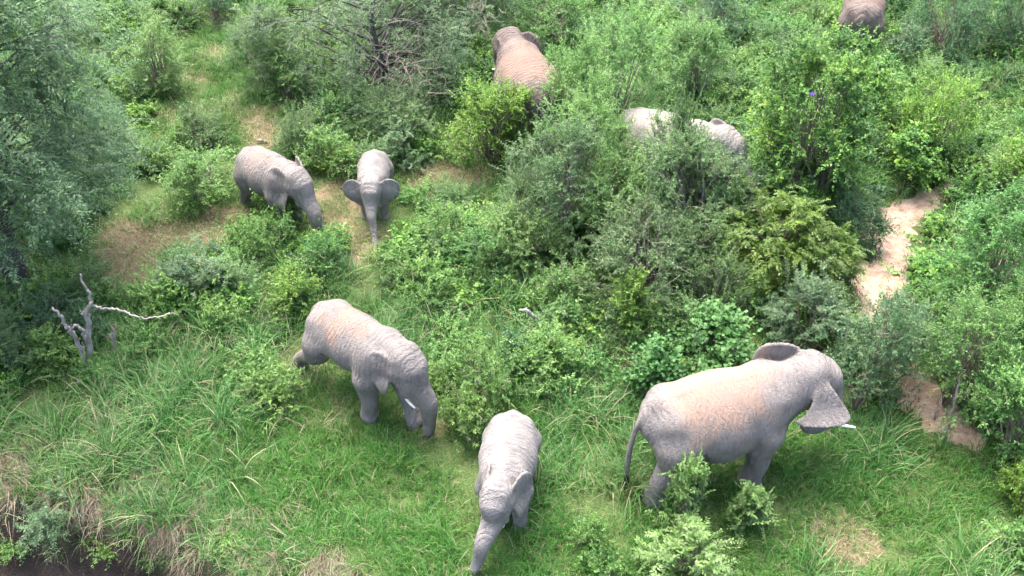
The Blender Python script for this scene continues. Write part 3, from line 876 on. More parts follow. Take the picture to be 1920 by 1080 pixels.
# ---- back edge, left to right
SH('light green feathery bush at the back beside the left-hand tree', 'bush', 'pale', 305, 175, 62, 25)
SH('dark shrub at the top edge above the grassy gap', 'bush', 'dark', 400, 40, 50, -40)
SH('pale grey-green bush at the top beside the dark thorn tree', 'bush', 'grey', 510, 165, 75, 0, density=1.3)
SH('small bright green bush in front of the pale grey-green one', 'bush', 'mid', 545, 185, 45, 95)
SH('leafy dark mound right behind the reddish elephant', 'bush', 'mid', 1030, 90, 110, -40, var=1)
SH('tall light green bush right of the reddish elephant', 'bush', 'pale', 1150, 290, 105, 0, density=1.3)
SH('loose light green bush touching the right flank of the reddish elephant', 'bush', 'pale', 1068, 300, 70, 75, var=1, density=1.2)
SH('pale bush behind the sunlit back of the hidden elephant', 'bush', 'pale', 1290, 195, 75, 5, var=2)
SH('dark bush at the top edge left of the creeper mound', 'bush', 'dark', 1340, 70, 80, -50, var=1)
SH('big mound smothered in bright creeper leaves beside the hidden elephant', 'bush', 'creeper', 1497, 385, 138, 25, density=1.7, name='creeper_mound')
SH('bright creeper heap on the right shoulder of the big mound', 'bush', 'creeper', 1600, 260, 70, 85, var=1, density=1.3, name='creeper_mound')
SH('low creeper heap at the foot of the big mound', 'bush', 'creeper', 1540, 395, 70, 270, var=2, density=1.2, name='creeper_mound')
SH('yellow-green bush between the creeper mound and the blue-green grass', 'bush', 'yellow', 1735, 300, 85, 120, density=1.2)
SH('low yellow-green bush under the taller one near the path', 'bush', 'creeper', 1700, 345, 55, 240, var=3)
SH('dark leafy tree-like bush at the top right of the cut-off elephant', 'bush', 'dark', 1770, 110, 100, -60, density=1.3, var=2)
SH('dark bush in the upper right corner', 'bush', 'dark', 1890, 110, 75, -50, density=1.3, var=3)
SH('small dark bush beside the legs of the cut-off elephant', 'bush', 'dark', 1690, 135, 50, 45)
# ---- middle distance
SH('low grey-green bush left of the bright yellow-green one', 'bush', 'grey', 745, 275, 70, 175, density=1.2, var=1)
SH('bright yellow-green bush in front of the reddish elephant', 'bush', 'yellow', 915, 305, 85, 150, density=1.2, var=1)
SH('upright yellow-green sprigs against the reddish elephant rump', 'bush', 'yellow', 985, 290, 52, 145, var=2)
SH('small leafy bush on the bare patch left of the half-grown elephant', 'bush', 'herb', 385, 375, 78, 275, density=1.1)
SH('dark little bush at the foot of the left-hand tree', 'bush', 'dark', 215, 290, 48, 200)
SH('grassy grey bush in the middle of the open gap', 'bush', 'grey', 375, 265, 50, 205)
SH('grey-green bush behind the half-grown elephant', 'bush', 'grey', 565, 290, 60, 205, var=2)
SH('leafy bush between the half-grown elephant and the calf with spread ears', 'bush', 'herb', 615, 325, 52, 250, var=1)
SH('yellowish leafy bush left of the calf with spread ears', 'bush', 'yellow', 640, 318, 30, 270, var=3)
SH('bluish low bush right behind the calf with spread ears', 'bush', 'acacia', 760, 305, 45, 240)
# ---- the thicket round the hidden elephant
SH('twiggy grey bush covering the hidden elephant', 'bush', 'sparse', 1262, 465, 122, 222, density=1.4)
SH('broad grey bush in the left half of the thicket', 'bush', 'grey', 1045, 460, 115, 215, var=1, density=1.2)
SH('twiggy grey bush below the hidden elephant head', 'bush', 'sparse', 1350, 462, 80, 290, var=2, density=1.3)
SH('tall loose grey-green bush left of the hidden elephant rump', 'bush', 'pale', 1100, 395, 80, 140, var=3, density=1.1)
SH('feathery pale bush joining the two halves of the thicket', 'bush', 'pale', 1150, 470, 85, 270, var=4, density=1.2)
SH('soft pale shrub at the lower left end of the thicket', 'bush', 'pale', 975, 500, 80, 385, var=5)
SH('feathery pale shrub between the olive bush and the thicket', 'bush', 'grey', 1290, 530, 80, 390, var=5, density=1.1)
SH('slender twiggy bush before the middle of the hidden elephant', 'bush', 'sparse', 1270, 430, 40, 200, var=1, density=1.3)
SH('dark grey twiggy bush low in the middle of the thicket', 'bush', 'sparse', 1190, 565, 130, 384, var=3, density=1.5)
SH('grey twiggy bush beside the olive one', 'bush', 'grey', 1330, 580, 70, 480, var=3)
SH('olive bush with arching sprays left of the sandy path', 'bush', 'olive', 1440, 535, 125, 345, density=1.35)
SH('small olive bush with sprays at the edge of the path', 'bush', 'olive', 1530, 545, 55, 430, var=1)
SH('dark glossy shrub at the bend of the sandy path', 'bush', 'dark', 1600, 465, 52, 375, density=1.4, var=1)
SH('green leafy shrub right of the calf with spread ears', 'bush', 'herb', 835, 470, 70, 385, var=2)
SH('green weedy shrub below the bare patch in the middle', 'bush', 'mid', 920, 520, 75, 415, var=2)
SH('soft grey-green shrub at the left end of the twiggy thicket', 'bush', 'grey', 985, 430, 70, 320, var=1)
SH('narrow yellow-green shrub low in the thicket', 'bush', 'yellow', 1180, 625, 32, 530, var=1)
SH('dark weedy shrub behind the curved dead branch', 'bush', 'mid', 1075, 590, 60, 500, var=3)
SH('round-leaved creeper patch behind the large dusty elephant', 'bush', 'round', 1330, 690, 85, 590, density=1.5, name='creeper_patch')
SH('round-leaved creeper patch at the rump of the large dusty elephant', 'bush', 'round', 1230, 745, 55, 660, var=1, density=1.4, name='creeper_patch')
SH('dark feathery bush in front of the large elephant face', 'bush', 'dark', 1610, 765, 75, 560, density=1.4, var=2)
SH('blue-green feathery bush behind the head of the large dusty elephant', 'bush', 'acacia', 1510, 655, 80, 520, density=1.3)
SH('blue-green bush overhanging the sandy path', 'bush', 'acacia', 1655, 690, 65, 555, var=1)
# ---- right-hand side
SH('yellow-green bush at the right edge above the path', 'bush', 'yellow', 1880, 375, 85, 250, density=1.1, var=2)
SH('big rounded green bush right of the sandy path', 'bush', 'mid', 1830, 590, 125, 345, density=1.45)
SH('tall green bush at the right edge', 'bush', 'mid', 1925, 700, 110, 400, density=1.4, var=1)
SH('green bush with bare stems beside the lower path', 'bush', 'mid', 1785, 760, 110, 530, density=1.3, var=2)
SH('green bush in the right edge above the bright sprig', 'bush', 'mid', 1880, 845, 95, 640, density=1.2, var=3)
SH('bright green sprig at the right edge', 'bush', 'yellow', 1908, 950, 28, 880)
SH('low leafy shrub at the right edge below the bright sprig', 'bush', 'herb', 1895, 1045, 42, 985, var=3)
# ---- left and centre foreground
SH('dark shrub at the foot of the left tree trunk', 'bush', 'dark', 105, 625, 80, 555, density=1.2, var=1)
SH('grey-green shrub at the left edge under the tree', 'bush', 'grey', 10, 680, 80, 590, var=2)
SH('feathery blue-green low bush in front of the bare patch', 'bush', 'acacia', 380, 545, 80, 465, density=1.2, var=2)
SH('green shrub hiding the feet of the half-grown elephant', 'bush', 'herb', 512, 480, 50, 412, var=3)
SH('green shrub in front of the half-grown elephant trunk', 'bush', 'mid', 612, 508, 48, 442)
SH('bright yellow-green little bush behind the striding elephant', 'bush', 'yellow', 555, 585, 50, 505, density=1.2, var=3)
SH('small bluish bush below the dead tree on the eroded bank', 'bush', 'acacia', 112, 975, 62, 905, density=.8, var=3)
SH('light green weedy bush right of the striding elephant', 'bush', 'herb', 890, 740, 75, 650, density=1.1)
SH('light green weedy bush behind the pale walking calf', 'bush', 'herb', 870, 815, 62, 740, var=1)
SH('weedy bush with wide leaves right behind the pale walking calf', 'bush', 'herb', 1020, 700, 65, 620, var=2)
SH('small leafy sprig on the lawn right of the pale walking calf', 'plant', 'herb', 1108, 1025, 27, 980, name='leafy_plant', group='leafy plants on the lawn')
SH('small leafy sprig at the bottom edge below the other lawn sprig', 'plant', 'herb', 1125, 1075, 30, 1045, var=1, name='leafy_plant', group='leafy plants on the lawn')
SH('tall leafy sapling in front of the large elephant hind leg', 'sapling', 'sapling', 1278, 1000, 26, 872, name='sapling', group='saplings in the foreground')
SH('spreading leafy sapling at the bottom in front of the large elephant', 'sapling', 'sapling', 1285, 1078, 88, 990, var=1, density=.7, name='sapling', group='saplings in the foreground')
SH('leafy sapling tip before the large elephant foreleg', 'sapling', 'sapling', 1395, 985, 28, 915, var=2, name='sapling', group='saplings in the foreground')

# ---- trees: a tapered trunk, limbs, and leafy sprays round the limbs' ends
def tree(label, cx, base, H, R, kind, seed, lean=(0, 0), crown_low=.25, n=70, density=1.0, name='thorn_tree', trunk_r=.16, cat='tree', squash=1.0):
    x, y, z = ground(cx, base)
    root = empty(name, (x, y, z - .05))
    tag(root, label, cat)
    rng = np.random.default_rng(seed)
    k = dict(KIND[kind])
    t = Geo()
    top = np.array([lean[0], lean[1], H * .8])
    tr = curve([(0, 0, -.2), (lean[0] * .15 + .06, lean[1] * .1, H * .25), (lean[0] * .5 - .08, lean[1] * .5, H * .55), top], 6)
    t.tube(tr, np.linspace(trunk_r, trunk_r * .3, len(tr)), 9)
    br = Geo()
    C = []
    for i in range(n):
        zf = rng.uniform(crown_low, 1.0)
        ph = rng.uniform(0, 2 * math.pi)
        prof = math.sqrt(max(.05, 1 - ((zf - .55) / .52) ** 2))
        rr = R * prof * rng.uniform(.3, 1.0) ** .5 * (1 + .2 * math.sin(3 * ph + seed))
        axis = np.array([np.interp(zf * H, tr[:, 2], tr[:, 0]), np.interp(zf * H, tr[:, 2], tr[:, 1])])
        c = np.array([axis[0] + rr * math.cos(ph), axis[1] + squash * rr * math.sin(ph), zf * H])
        C.append(c)
        z0 = max(H * .12, min(H * .8, c[2] - rr * rng.uniform(.1, .5)))
        b0 = np.array([np.interp(z0, tr[:, 2], tr[:, 0]), np.interp(z0, tr[:, 2], tr[:, 1]), z0])
        mid = b0 * .5 + c * .5 + np.array([0, 0, .12 * rr]) + rng.normal(size=3) * .08 * rr
        br.tube(curve([b0, mid, c], 4), np.linspace(.018 + .008 * rr, .006, 9), 5, cap=False)
    C = np.array(C)
    cr = rng.uniform(.35, .75, n)
    tw = (34 * density * rng.uniform(.6, 1.3, n)).astype(int)
    w = np.repeat(np.arange(n), tw); T = len(w)
    outw = unit(C * [1, 1, 0])
    d = unit(unit(rng.normal(size=(T, 3))) + outw[w] * .6 + np.array([0, 0, .1]))
    bs = C[w] + rng.normal(size=(T, 3)) * (cr[w] * .42)[:, None]
    tl = k['T'] * rng.uniform(.6, 1.35, T)
    ct = np.clip(rng.normal(.45, .17, n), .1, .9)[w] + rng.normal(size=T) * .08
    v, f, tint = twig_leaves(k, rng, bs, d, tl, ct)
    sel = rng.random(T) < k['show'] * .5
    for b_, d_, l_ in zip(bs[sel], d[sel], tl[sel]):
        e = b_ + d_ * l_ * .95; e[2] -= k['droop'] * l_ * .9
        br.tube(np.array([b_ - d_ * .1, b_ + d_ * l_ * .5, e]), [.008, .006, .003], 3, cap=False)
    trk = link('trunk', t.mesh('trunk', M['bark'], True), root)
    tag(link('branches', br.mesh('branches', M['bark']), root), kind='stuff')
    tag(link('crown', mesh('crown', v, f, M[k['mat']], {'tint': tint}), root), kind='stuff')
    return root

KIND['feather'] = dict(KIND['acacia'], L=.12, W=.034, K=20, T=.55, droop=.55, flat=.8, mat='feather')
tree('tall feathery grey-green tree at the left edge with a dark trunk', 35, 535, 7.4, 2.5, 'feather', 5, lean=(-.2, .2), crown_low=.27, n=170, name='feathery_tree', trunk_r=.27)
tree('dark feathery thorn tree left of the reddish elephant', 715, 170, 3.4, 2.5, 'acacia', 11, crown_low=.08, n=85, trunk_r=.1)
tree('dark thorn tree at the top edge above the reddish elephant', 850, 50, 3.6, 2.0, 'acacia', 17, crown_low=.08, n=60, trunk_r=.1)

# ---- dead wood
def dead(name, label, limbs, Y, sides=7, mat='dead', cat='dead tree', fat=1.0):
    """limbs: lists of (px, py, radius m, step towards the far side m)"""
    first = limbs[0][0]
    p0 = lift(first[0], first[1], Y)
    root = empty(name, tuple(p0))
    tag(root, label, cat)
    for i, L in enumerate(limbs):
        pts = np.array([[*(lift(a, b, Y + dy)), r] for a, b, r, dy in L])
        c = curve(pts, 6)
        rng = np.random.default_rng(i + int(first[0]))
        c[:, :3] += rng.normal(size=(len(c), 3)) * .012
        g = Geo(); g.tube(c[:, :3] - p0, np.maximum(c[:, 3] * .72 * fat, .006) * rng.uniform(.85, 1.15, len(c)), sides)
        link('trunk' if i == 0 else 'limb', g.mesh('dead_limb', M[mat], True), root)
    return root

yb = ground(165, 690)[1]
dead('dead_tree', 'bleached dead tree with crooked bare limbs on the left', [
    [(170, 700, .085, 0), (168, 660, .08, 0), (165, 610, .075, .02), (163, 585, .06, .03), (172, 566, .045, .05)],
    [(172, 568, .04, .05), (168, 550, .035, .1), (158, 535, .03, .12), (150, 515, .018, .15)],
    [(172, 574, .035, .05), (195, 578, .03, 0), (225, 582, .026, -.1), (250, 591, .024, -.15), (280, 597, .02, -.2), (305, 592, .017, -.2), (322, 586, .013, -.2), (335, 592, .008, -.2)],
    [(160, 680, .06, -.05), (150, 650, .055, -.08), (135, 625, .05, -.12), (122, 608, .042, -.16), (110, 588, .036, -.2), (96, 579, .026, -.2)],
    [(166, 642, .045, -.05), (158, 630, .042, -.12), (152, 616, .036, -.16), (142, 610, .03, -.2), (134, 618, .022, -.2), (132, 628, .014, -.2)],
    [(157, 594, .02, 0), (152, 584, .015, -.04), (149, 579, .008, -.06)],
    [(131, 622, .016, -.12), (132, 608, .011, -.14), (134, 600, .006, -.14)]], yb)
y2 = ground(215, 668)[1]
dead('tree_stump', 'split grey stump right of the bleached dead tree', [
    [(216, 675, .07, 0), (214, 650, .065, 0), (211, 630, .05, .02), (208, 615, .02, .03)],
    [(214, 640, .04, 0), (215, 622, .028, 0), (216, 606, .01, 0)]], y2, mat='dead_bark', cat='stump')
y3 = ground(150, 725)[1]
dead('fallen_branch', 'thin pale forked branch lying below the bleached dead tree', [
    [(110, 755, .014, -.4), (122, 735, .017, -.2), (132, 720, .018, 0), (146, 718, .02, 0), (160, 722, .016, 0), (170, 729, .008, 0)],
    [(146, 716, .014, 0), (152, 700, .014, .1), (158, 680, .012, .2), (158, 655, .010, .3), (153, 640, .006, .3)]], y3, sides=5, cat='branch')
y4 = ground(1022, 650)[1]
dead('dead_branch', 'curved dead branch sticking up in the middle of the grass', [
    [(1024, 660, .05, 0), (1018, 630, .048, 0), (1012, 608, .042, 0), (1000, 592, .036, -.05), (988, 583, .034, -.1), (975, 582, .02, -.12)]], y4, mat='dead', fat=1.5, cat='branch')
y5 = ground(1041, 585)[1]
dead('dead_stick', 'thin upright dead stick above the curved dead branch', [
    [(1041, 592, .024, 0), (1041, 560, .022, 0), (1042, 530, .018, 0), (1040, 512, .008, 0)],
    [(1041, 528, .010, 0), (1036, 524, .006, 0)]], y5, sides=5, cat='branch')
y6 = ground(490, 268)[1]
dead('fallen_log', 'short brown log on the trail above the half-grown elephant', [
    [(483, 262, .05, 0), (492, 265, .055, 0), (503, 267, .045, 0)]], y6, mat='dead_bark', cat='log')
for i_, (lb, L) in enumerate((
    ('bare leaning stem under the green bush by the lower path, left one', [(1752, 790, .03, 0), (1757, 765, .028, .1), (1762, 740, .02, .2)]),
    ('thick bare stem under the green bush by the lower path', [(1770, 825, .05, 0), (1782, 780, .045, .05), (1795, 735, .035, .1), (1800, 700, .02, .15)]),
    ('dark crooked branch lying across the lower path', [(1722, 722, .035, 0), (1740, 738, .035, 0), (1758, 742, .03, 0), (1752, 728, .022, .1), (1730, 722, .014, .2)]))):
    dead('bare_stem', lb, [L], ground(L[0][0], L[0][1])[1], sides=6, mat='bark' if i_ == 2 else 'dead_bark', cat='branch')

def dead_brush(label, cx, cy, half, Y, seed, n=60, hang=0):
    """a tangle of dry twigs caught in a crown"""
    c = lift(cx, cy, Y); R = half / ppm(*c)
    root = empty('dead_brush', tuple(c)); tag(root, label, 'dead twigs')
    rng = np.random.default_rng(seed); g = Geo()
    for _ in range(n):
        b = rng.normal(size=3) * R * .5
        d = unit(rng.normal(size=3) + np.array([0, 0, -hang])); L = R * rng.uniform(.5, 1.1)
        g.tube(curve([b, b + d * L * .5 + rng.normal(size=3) * L * .08, b + d * L + rng.normal(size=3) * L * .12], 3), np.linspace(.010, .004, 7), 4, cap=False)
    tag(link('twigs', g.mesh('twigs', M['dead_bark']), root), kind='stuff')
dead_brush('tangle of dry grey twigs at the front of the dark thorn tree', 758, 125, 55, ground(740, 205)[1] - .9, 3, 60)
dead_brush('dry hanging twigs above the head of the reddish elephant', 900, 12, 40, ground(900, 160)[1] + .5, 4, 50, hang=.8)

# ---- purple flowers on the creeper
for i_, (a, b, lb) in enumerate(((1522, 177, 'single purple flower on the creeper mound'),)):
    x, y, z = ground(1475, 345)
    p = lift(a, b, y - 1.15)
    root = empty('flower', tuple(p)); tag(root, lb, 'flower')
    for q in range(5):
        an = q * 2 * math.pi / 5
        u = np.array([math.cos(an), math.sin(an) * .8, .35]); w = np.array([-math.sin(an), math.cos(an) * .8, 0])
        g = Geo(); g.add(np.array([[0, 0, 0], u * .05 + w * .035, u * .085, u * .05 - w * .035]), np.array([[0, 1, 2, 3]]))
        link('petal', g.mesh('petal', M['petal']), root)

# ------------------------------------------------------------------ grass and ground cover (nobody could count it)
def grass_clump(seed, n, hmin, hmax, spread, lean, width, mat, tint=(0, .85), dry=.06, droop=.5, segs=4, face=None):
    rng = np.random.default_rng(seed)
    ph = rng.uniform(0, 2 * math.pi, n); r = spread * np.sqrt(rng.random(n))
    b = np.column_stack([r * np.cos(ph), r * np.sin(ph), np.zeros(n) - .02])
    H = rng.uniform(hmin, hmax, n)
    az = ph + rng.normal(size=n) * 1.1
    if face is not None: az = face + rng.normal(size=n) * .55
    out = np.column_stack([np.cos(az), np.sin(az), np.zeros(n)])
    side = np.column_stack([-np.sin(az), np.cos(az), np.zeros(n)])
    ln = lean * rng.uniform(.3, 1.4, n)
    V = []
    for s in range(segs + 1):
        t = s / segs
        c = b + out * (ln * H * t ** 1.7)[:, None] + np.array([0, 0, 1]) * (H * (t - droop * ln * t ** 2.4))[:, None]
        w = width * (1 - t ** 1.6 * .96) * rng.uniform(.8, 1.2, n)
        V.append(c + side * w[:, None] * .5); V.append(c - side * w[:, None] * .5)
    v = np.stack(V, 1)                                    # n, 2(segs+1), 3
    m = 2 * (segs + 1)
    f = []
    for s in range(segs):
        f.append(np.arange(n)[:, None] * m + np.array([2 * s, 2 * s + 1, 2 * s + 3, 2 * s + 2])[None])
    tn = rng.uniform(tint[0], tint[1], n)
    tn = np.where(rng.random(n) < dry, rng.uniform(.92, 1, n), tn)
    return mesh('grass_clump', v.reshape(-1, 3), np.vstack(f), M[mat], {'tint': np.repeat(tn, m)})

def patch(seed, count, radius, mk):
    """several tufts grown into one wider patch"""
    rng = np.random.default_rng(seed)
    parts = [mk(seed * 50 + i) for i in range(count)]
    V, F, T, n = [], [], [], 0
    for i, me in enumerate(parts):
        k = len(me.vertices); v = np.empty(k * 3, np.float32); me.vertices.foreach_get('co', v); v = v.reshape(-1, 3)
        q = np.empty(len(me.polygons) * 4, np.int32); me.loops.foreach_get('vertex_index', q)
        t = np.empty(k, np.float32); me.attributes['tint'].data.foreach_get('value', t)
        rr, ph = radius * math.sqrt((i + .5) / count), i * 2.39996 + rng.normal() * .3
        V.append(v * rng.uniform(.6, 1.25) + np.array([rr * math.cos(ph), rr * math.sin(ph), 0])); F.append(q.reshape(-1, 4) + n); T.append(t); n += k
        mat = me.materials[0]
    out = mesh('grass_patch', np.vstack(V), np.vstack(F), mat, {'tint': np.concatenate(T)})
    for me in parts: bpy.data.meshes.remove(me)
    return out

def herb_clump(seed, kind, r, h, dens):
    fol, wood = bush_meshes(kind, r, h, seed, dens, 0, .1)
    bpy.data.meshes.remove(wood)
    return fol

def scatter(name, label, cat, meshes, pts, rng, smin, smax, tilt=.12, spin=3.15):
    """one object whose points carry the clumps"""
    srcs = [bpy.data.objects.new(name + '_clump', me) for me in meshes]     # not linked into the scene
    n = len(pts)
    me = bpy.data.meshes.new(name)
    me.vertices.add(n)
    me.vertices.foreach_set('co', np.asarray(pts, np.float32).ravel())
    a = me.attributes.new('turn', 'FLOAT_VECTOR', 'POINT')
    rt = np.column_stack([rng.normal(size=n) * tilt, rng.normal(size=n) * tilt, rng.uniform(-spin, spin, n)])
    a.data.foreach_set('vector', rt.astype(np.float32).ravel())
    a = me.attributes.new('size', 'FLOAT', 'POINT')
    a.data.foreach_set('value', rng.uniform(smin, smax, n).astype(np.float32))
    a = me.attributes.new('pick', 'INT', 'POINT')
    a.data.foreach_set('value', rng.integers(0, len(srcs), n).astype(np.int32))
    o = link(name, me)
    ng = bpy.data.node_groups.new(name + '_scatter', 'GeometryNodeTree')
    ng.interface.new_socket('Geometry', in_out='INPUT', socket_type='NodeSocketGeometry')
    ng.interface.new_socket('Geometry', in_out='OUTPUT', socket_type='NodeSocketGeometry')
    gi = ng.nodes.new('NodeGroupInput'); go = ng.nodes.new('NodeGroupOutput')
    g2i = ng.nodes.new('GeometryNodeGeometryToInstance')
    for s in reversed(srcs):
        oi = ng.nodes.new('GeometryNodeObjectInfo')
        oi.inputs['Object'].default_value = s
        oi.inputs['As Instance'].default_value = False
        ng.links.new(oi.outputs['Geometry'], g2i.inputs[0])
    iop = ng.nodes.new('GeometryNodeInstanceOnPoints')
    def att(nm, ty):
        q = ng.nodes.new('GeometryNodeInputNamedAttribute'); q.data_type = ty
        q.inputs['Name'].default_value = nm
        return [s_ for s_ in q.outputs if s_.enabled and s_.name == 'Attribute'][0]
    ng.links.new(gi.outputs[0], iop.inputs['Points'])
    ng.links.new(g2i.outputs[0], iop.inputs['Instance'])
    iop.inputs['Pick Instance'].default_value = True
    ng.links.new(att('pick', 'INT'), iop.inputs['Instance Index'])
    e2r = ng.nodes.new('FunctionNodeEulerToRotation')
    ng.links.new(att('turn', 'FLOAT_VECTOR'), e2r.inputs[0])
    ng.links.new(e2r.outputs[0], iop.inputs['Rotation'])
    ng.links.new(att('size', 'FLOAT'), iop.inputs['Scale'])
    ng.links.new(iop.outputs[0], go.inputs[0])
    md = o.modifiers.new('scatter', 'NODES'); md.node_group = ng
    tag(o, label, cat, kind='stuff')
    return o

GR = np.random.default_rng(77)

def field_points(n, x0=-23, x1=23, y0=6.5, y1=42):
    return GR.uniform(x0, x1, n), GR.uniform(y0, y1, n)

def zmask(x, y, zs):
    m = np.zeros(len(x))
    for q in zs:
        cx, cy, rx, ry = zone(*q[:4])
        rr = np.sqrt(((x - cx) / rx) ** 2 + ((y - cy) / ry) ** 2) + .18 * np.sin(2.1 * x + 1.3 * y)
        m = np.maximum(m, q[4] * (1 - sstep(.75, 1.15, rr)))
    return m

def lay(x, y, prob):
    keep = GR.random(len(x)) < prob
    x, y = x[keep], y[keep]
    return np.column_stack([x, y, hgt(x, y) - .01])

ylip_of = lambda x: np.interp(x, LIP_X, LIP_Y)

LAWN = ((520, 900, 330, 150, 1), (700, 800, 200, 130, 1), (950, 980, 420, 160, 1), (1500, 930, 420, 200, 1), (1200, 850, 250, 120, 1), (1650, 850, 160, 110, 1), (450, 1050, 200, 100, 1), (400, 130, 70, 110, .9), (420, 200, 120, 60, .8), (880, 620, 120, 60, .8))
TALLZ = ((260, 730, 250, 150, 1), (120, 830, 230, 110, 1), (420, 560, 220, 90, .8), (1100, 700, 180, 120, .9), (900, 570, 260, 90, .8), (1100, 830, 110, 90, .8), (1860, 220, 110, 100, 1), (1650, 340, 120, 50, .9), (1720, 860, 120, 90, .6),
         (1760, 430, 70, 60, .9), (700, 560, 150, 70, .6), (330, 640, 200, 60, 1), (250, 900, 260, 70, .7), (1030, 580, 160, 70, .8))

GAP = ((400, 130, 70, 100, 1), (330, 225, 120, 35, .9), (455, 215, 80, 60, 1), (850, 335, 130, 35, .8), (300, 460, 170, 60, .8), (640, 400, 110, 60, .8))
# short lawn
x, y = field_points(9000)
pr = np.clip(.35 + .65 * zmask(x, y, LAWN), 0, 1) * (1 - .93 * bare_at(x, y)) * (path_dist(x, y) > .18) * (ylip_of(x) - y < -.1)
pr *= np.where(y > 31, .25, 1) * np.where(np.abs(x) > 8 + .52 * y, .3, 1)
P = lay(x, y, pr * .9)
scatter('short_grass', 'short bright green grass of the clearing round the elephants', 'grass',
        [patch(10 + i, 9, .42, lambda q: grass_clump(q, 44, .10, .27, .17, .75, .011, 'lawn', droop=.45, segs=3)) for i in range(7)], P, GR, .8, 1.25, .05)
# long grass
x, y = field_points(9000)
pr = np.clip(.14 + .86 * zmask(x, y, TALLZ) - .12 * zmask(x, y, LAWN) - .1 * zmask(x, y, GAP), 0, 1) * (1 - bare_at(x, y) * 1.1).clip(0, 1) * (path_dist(x, y) > .5) * (ylip_of(x) - y < -.15)
pr *= np.where(y > 31, .3, 1) * np.where(np.abs(x) > 8 + .52 * y, .35, 1)
P = lay(x, y, pr * .5)
scatter('long_grass', 'long arching green grass between the shrubs and on the left bank', 'grass',
        [patch(30 + i, 7, .5, lambda q: grass_clump(q, 40, .30, .8, .16, .8, .016, 'tall', droop=.55, dry=.09)) for i in range(8)], P, GR, .7, 1.15, .06)
# single tufts along the edges of the path, the bank and the bare ground
x, y = field_points(60000)
pd = path_dist(x, y); sl = ylip_of(x) - y; bb = bare_at(x, y)
pr = np.maximum.reduce([((pd > -.06) & (pd < .5)) * .5, ((sl > -.5) & (sl < .45)) * .9 * (x < 2), ((bb > .15) & (bb < .6)) * .1])
P = lay(x, y, pr * (np.abs(x) < 8 + .52 * y) * .3)
scatter('edge_tufts', 'loose grass tufts along the path, the bank and the bare ground', 'grass',
        [grass_clump(40 + i, 36, .15, .5, .13, .85, .013, 'tall', droop=.6, dry=.1) for i in range(5)], P, GR, .6, 1.2, .15)
# thin dry grass on the bare trail
x, y = field_points(150000)
b = bare_at(x, y)
P = lay(x, y, sstep(.1, .5, b) * .95 * (path_dist(x, y) > .1))
scatter('dry_grass', 'thin yellowish grass on the trampled bare ground', 'grass',
        [grass_clump(50 + i, 18, .05, .16, .2, 1.1, .010, 'drygrass', droop=.4) for i in range(4)], P, GR, .6, 1.3, .2)
# dead straw hanging over the bank
x, y = field_points(42000, -14, 0, 7, 17)
s_ = ylip_of(x) - y
wob = .3 * np.sin(x * 1.9) + .25 * np.sin(x * 4.3 + 1)
clot = np.sin(5.3 * x + 2.7 * y + 1) + np.sin(9.1 * x - 4 * y) + .8 * np.sin(14 * x + 3)
pr = sstep(-.75, -.1, s_ + wob) * (1 - sstep(.1, .38, s_)) * (.05 + .95 * (clot > .55))
pr = np.maximum(pr, (clot > -.3) * zmask(x, y, ((270, 905, 35, 35, 1), (375, 930, 35, 30, 1), (350, 1020, 40, 30, .8), (25, 860, 60, 40, 1), (165, 865, 40, 30, .8), (560, 1060, 60, 50, .6), (490, 990, 70, 40, .5))))
P = lay(x, y, pr * .6)
scatter('straw', 'pale dead straw hanging over the eroded bank', 'dry grass',
        [grass_clump(70 + i, 22, .16, .42, .14, 1.25, .009, 'straw', tint=(0, 1), droop=.95, face=-1.57) for i in range(6)], P, GR, .6, 1.3, .3, spin=.7)
# a few dead stalks among the long grass
x, y = field_points(9000)
pr = zmask(x, y, ((300, 760, 330, 130, 1), (60, 880, 160, 80, 1), (540, 740, 90, 30, 1), (640, 770, 60, 30, .6), (880, 610, 120, 30, .7), (1560, 1010, 90, 50, .7), (1190, 850, 60, 60, .8), (1100, 700, 120, 120, .6)))
P = lay(x, y, pr * .5)
scatter('dead_stalks', 'scattered dead stalks among the long grass', 'dry grass',
        [grass_clump(90 + i, 12, .3, .7, .2, 1.0, .012, 'straw', tint=(.2, 1), droop=.6) for i in range(4)], P, GR, .7, 1.3, .3)
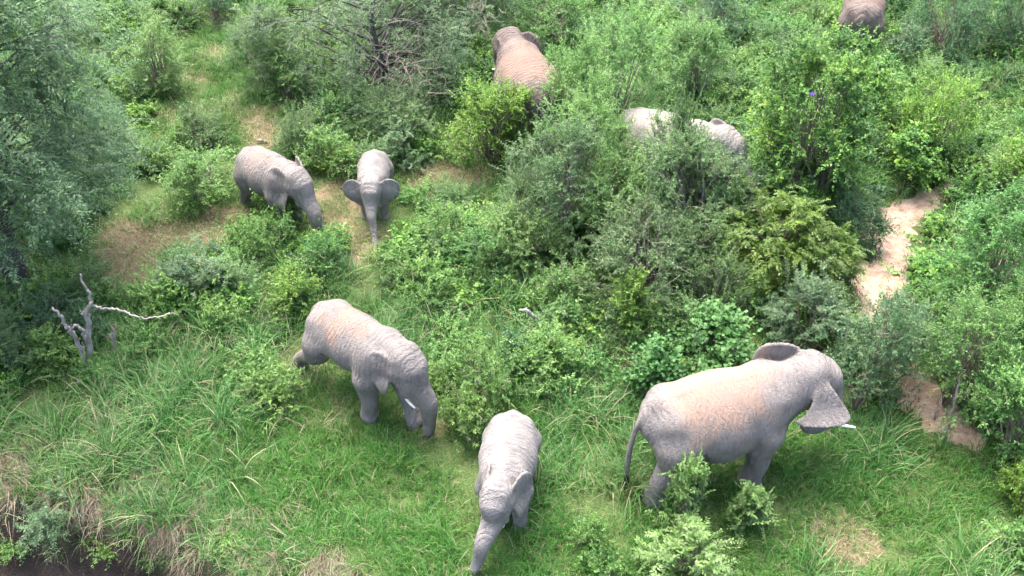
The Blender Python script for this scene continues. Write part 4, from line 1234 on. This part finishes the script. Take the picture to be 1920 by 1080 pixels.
# leafy weeds between the shrubs
WEEDS = ((890, 490, 150, 90, 1), (480, 520, 200, 70, .7), (660, 240, 170, 70, .6), (1120, 480, 220, 150, 1), (1400, 500, 260, 160, 1), (1150, 650, 260, 120, .9), (1560, 620, 200, 140, .9), (1850, 600, 220, 300, 1), (1500, 250, 400, 220, 1), (700, 60, 300, 100, .9),
         (1100, 120, 260, 150, 1), (1750, 120, 300, 160, 1), (80, 620, 200, 120, .9), (200, 60, 150, 80, .9), (160, 300, 120, 200, .8), (900, 700, 130, 90, .6), (300, 590, 200, 40, .5))
x, y = field_points(26000)
pr = np.clip(.03 + zmask(x, y, WEEDS), 0, 1) * (1 - zmask(x, y, LAWN)) * (1 - zmask(x, y, GAP)) * (1 - bare_at(x, y)).clip(0, 1) * (path_dist(x, y) > .15) * (ylip_of(x) - y < 0)
pr = np.where(y > 31, .8, pr) * np.where(np.abs(x) > 8 + .52 * y, .6, 1)
P = lay(x, y, pr * .22)
scatter('weeds', 'low mixed leafy weeds filling the ground between the shrubs', 'weeds',
        [herb_clump(110, 'herb', .34, .42, .7), herb_clump(111, 'mid', .36, .4, .7), herb_clump(112, 'grey', .36, .5, .7), herb_clump(113, 'dark', .34, .4, .7), herb_clump(114, 'herb', .3, .55, .6), herb_clump(115, 'creeper', .34, .35, .6)], P, GR, .7, 1.35, .1)
# sprigs on the bare bank
P = np.array([ground(a, b_) for a, b_ in ((15, 1040), (30, 1030), (300, 1048), (415, 1030), (430, 1025), (200, 1035))])
scatter('bank_sprigs', 'tiny green sprigs on the dark soil of the bank', 'weeds', [herb_clump(120, 'herb', .2, .2, .4)], P, GR, .5, .9)

# dead leaves and crumbs on the sand and the bare soil
def litter_clump(seed):
    rng = np.random.default_rng(seed); n = 16
    pos = np.column_stack([rng.normal(size=(n, 2)) * .22, rng.uniform(.005, .02, n)])
    d = unit(np.column_stack([rng.normal(size=(n, 2)), rng.normal(size=n) * .15]))
    v, f, t = leaves_geo(pos, d, unit(np.array([0, 0, 1.0]) + rng.normal(size=(n, 3)) * .3), rng.uniform(.04, .09, n), rng.uniform(.015, .04, n), rng.random(n))
    return mesh('litter_clump', v, f, M['straw'], {'tint': t * .6})
x, y = field_points(40000)
pd = path_dist(x, y); bb = bare_at(x, y)
pr = np.maximum((pd < .1) * .15 * np.clip(1 + pd * 1.2, .25, 1), sstep(.3, .8, bb) * .6)
P = lay(x, y, pr * (np.abs(x) < 8 + .52 * y) * .35)
P[:, 2] += .03
scatter('leaf_litter', 'dead leaves and crumbs strewn over the sand and bare soil', 'litter', [litter_clump(140 + i) for i in range(5)], P, GR, .6, 1.3, .05)
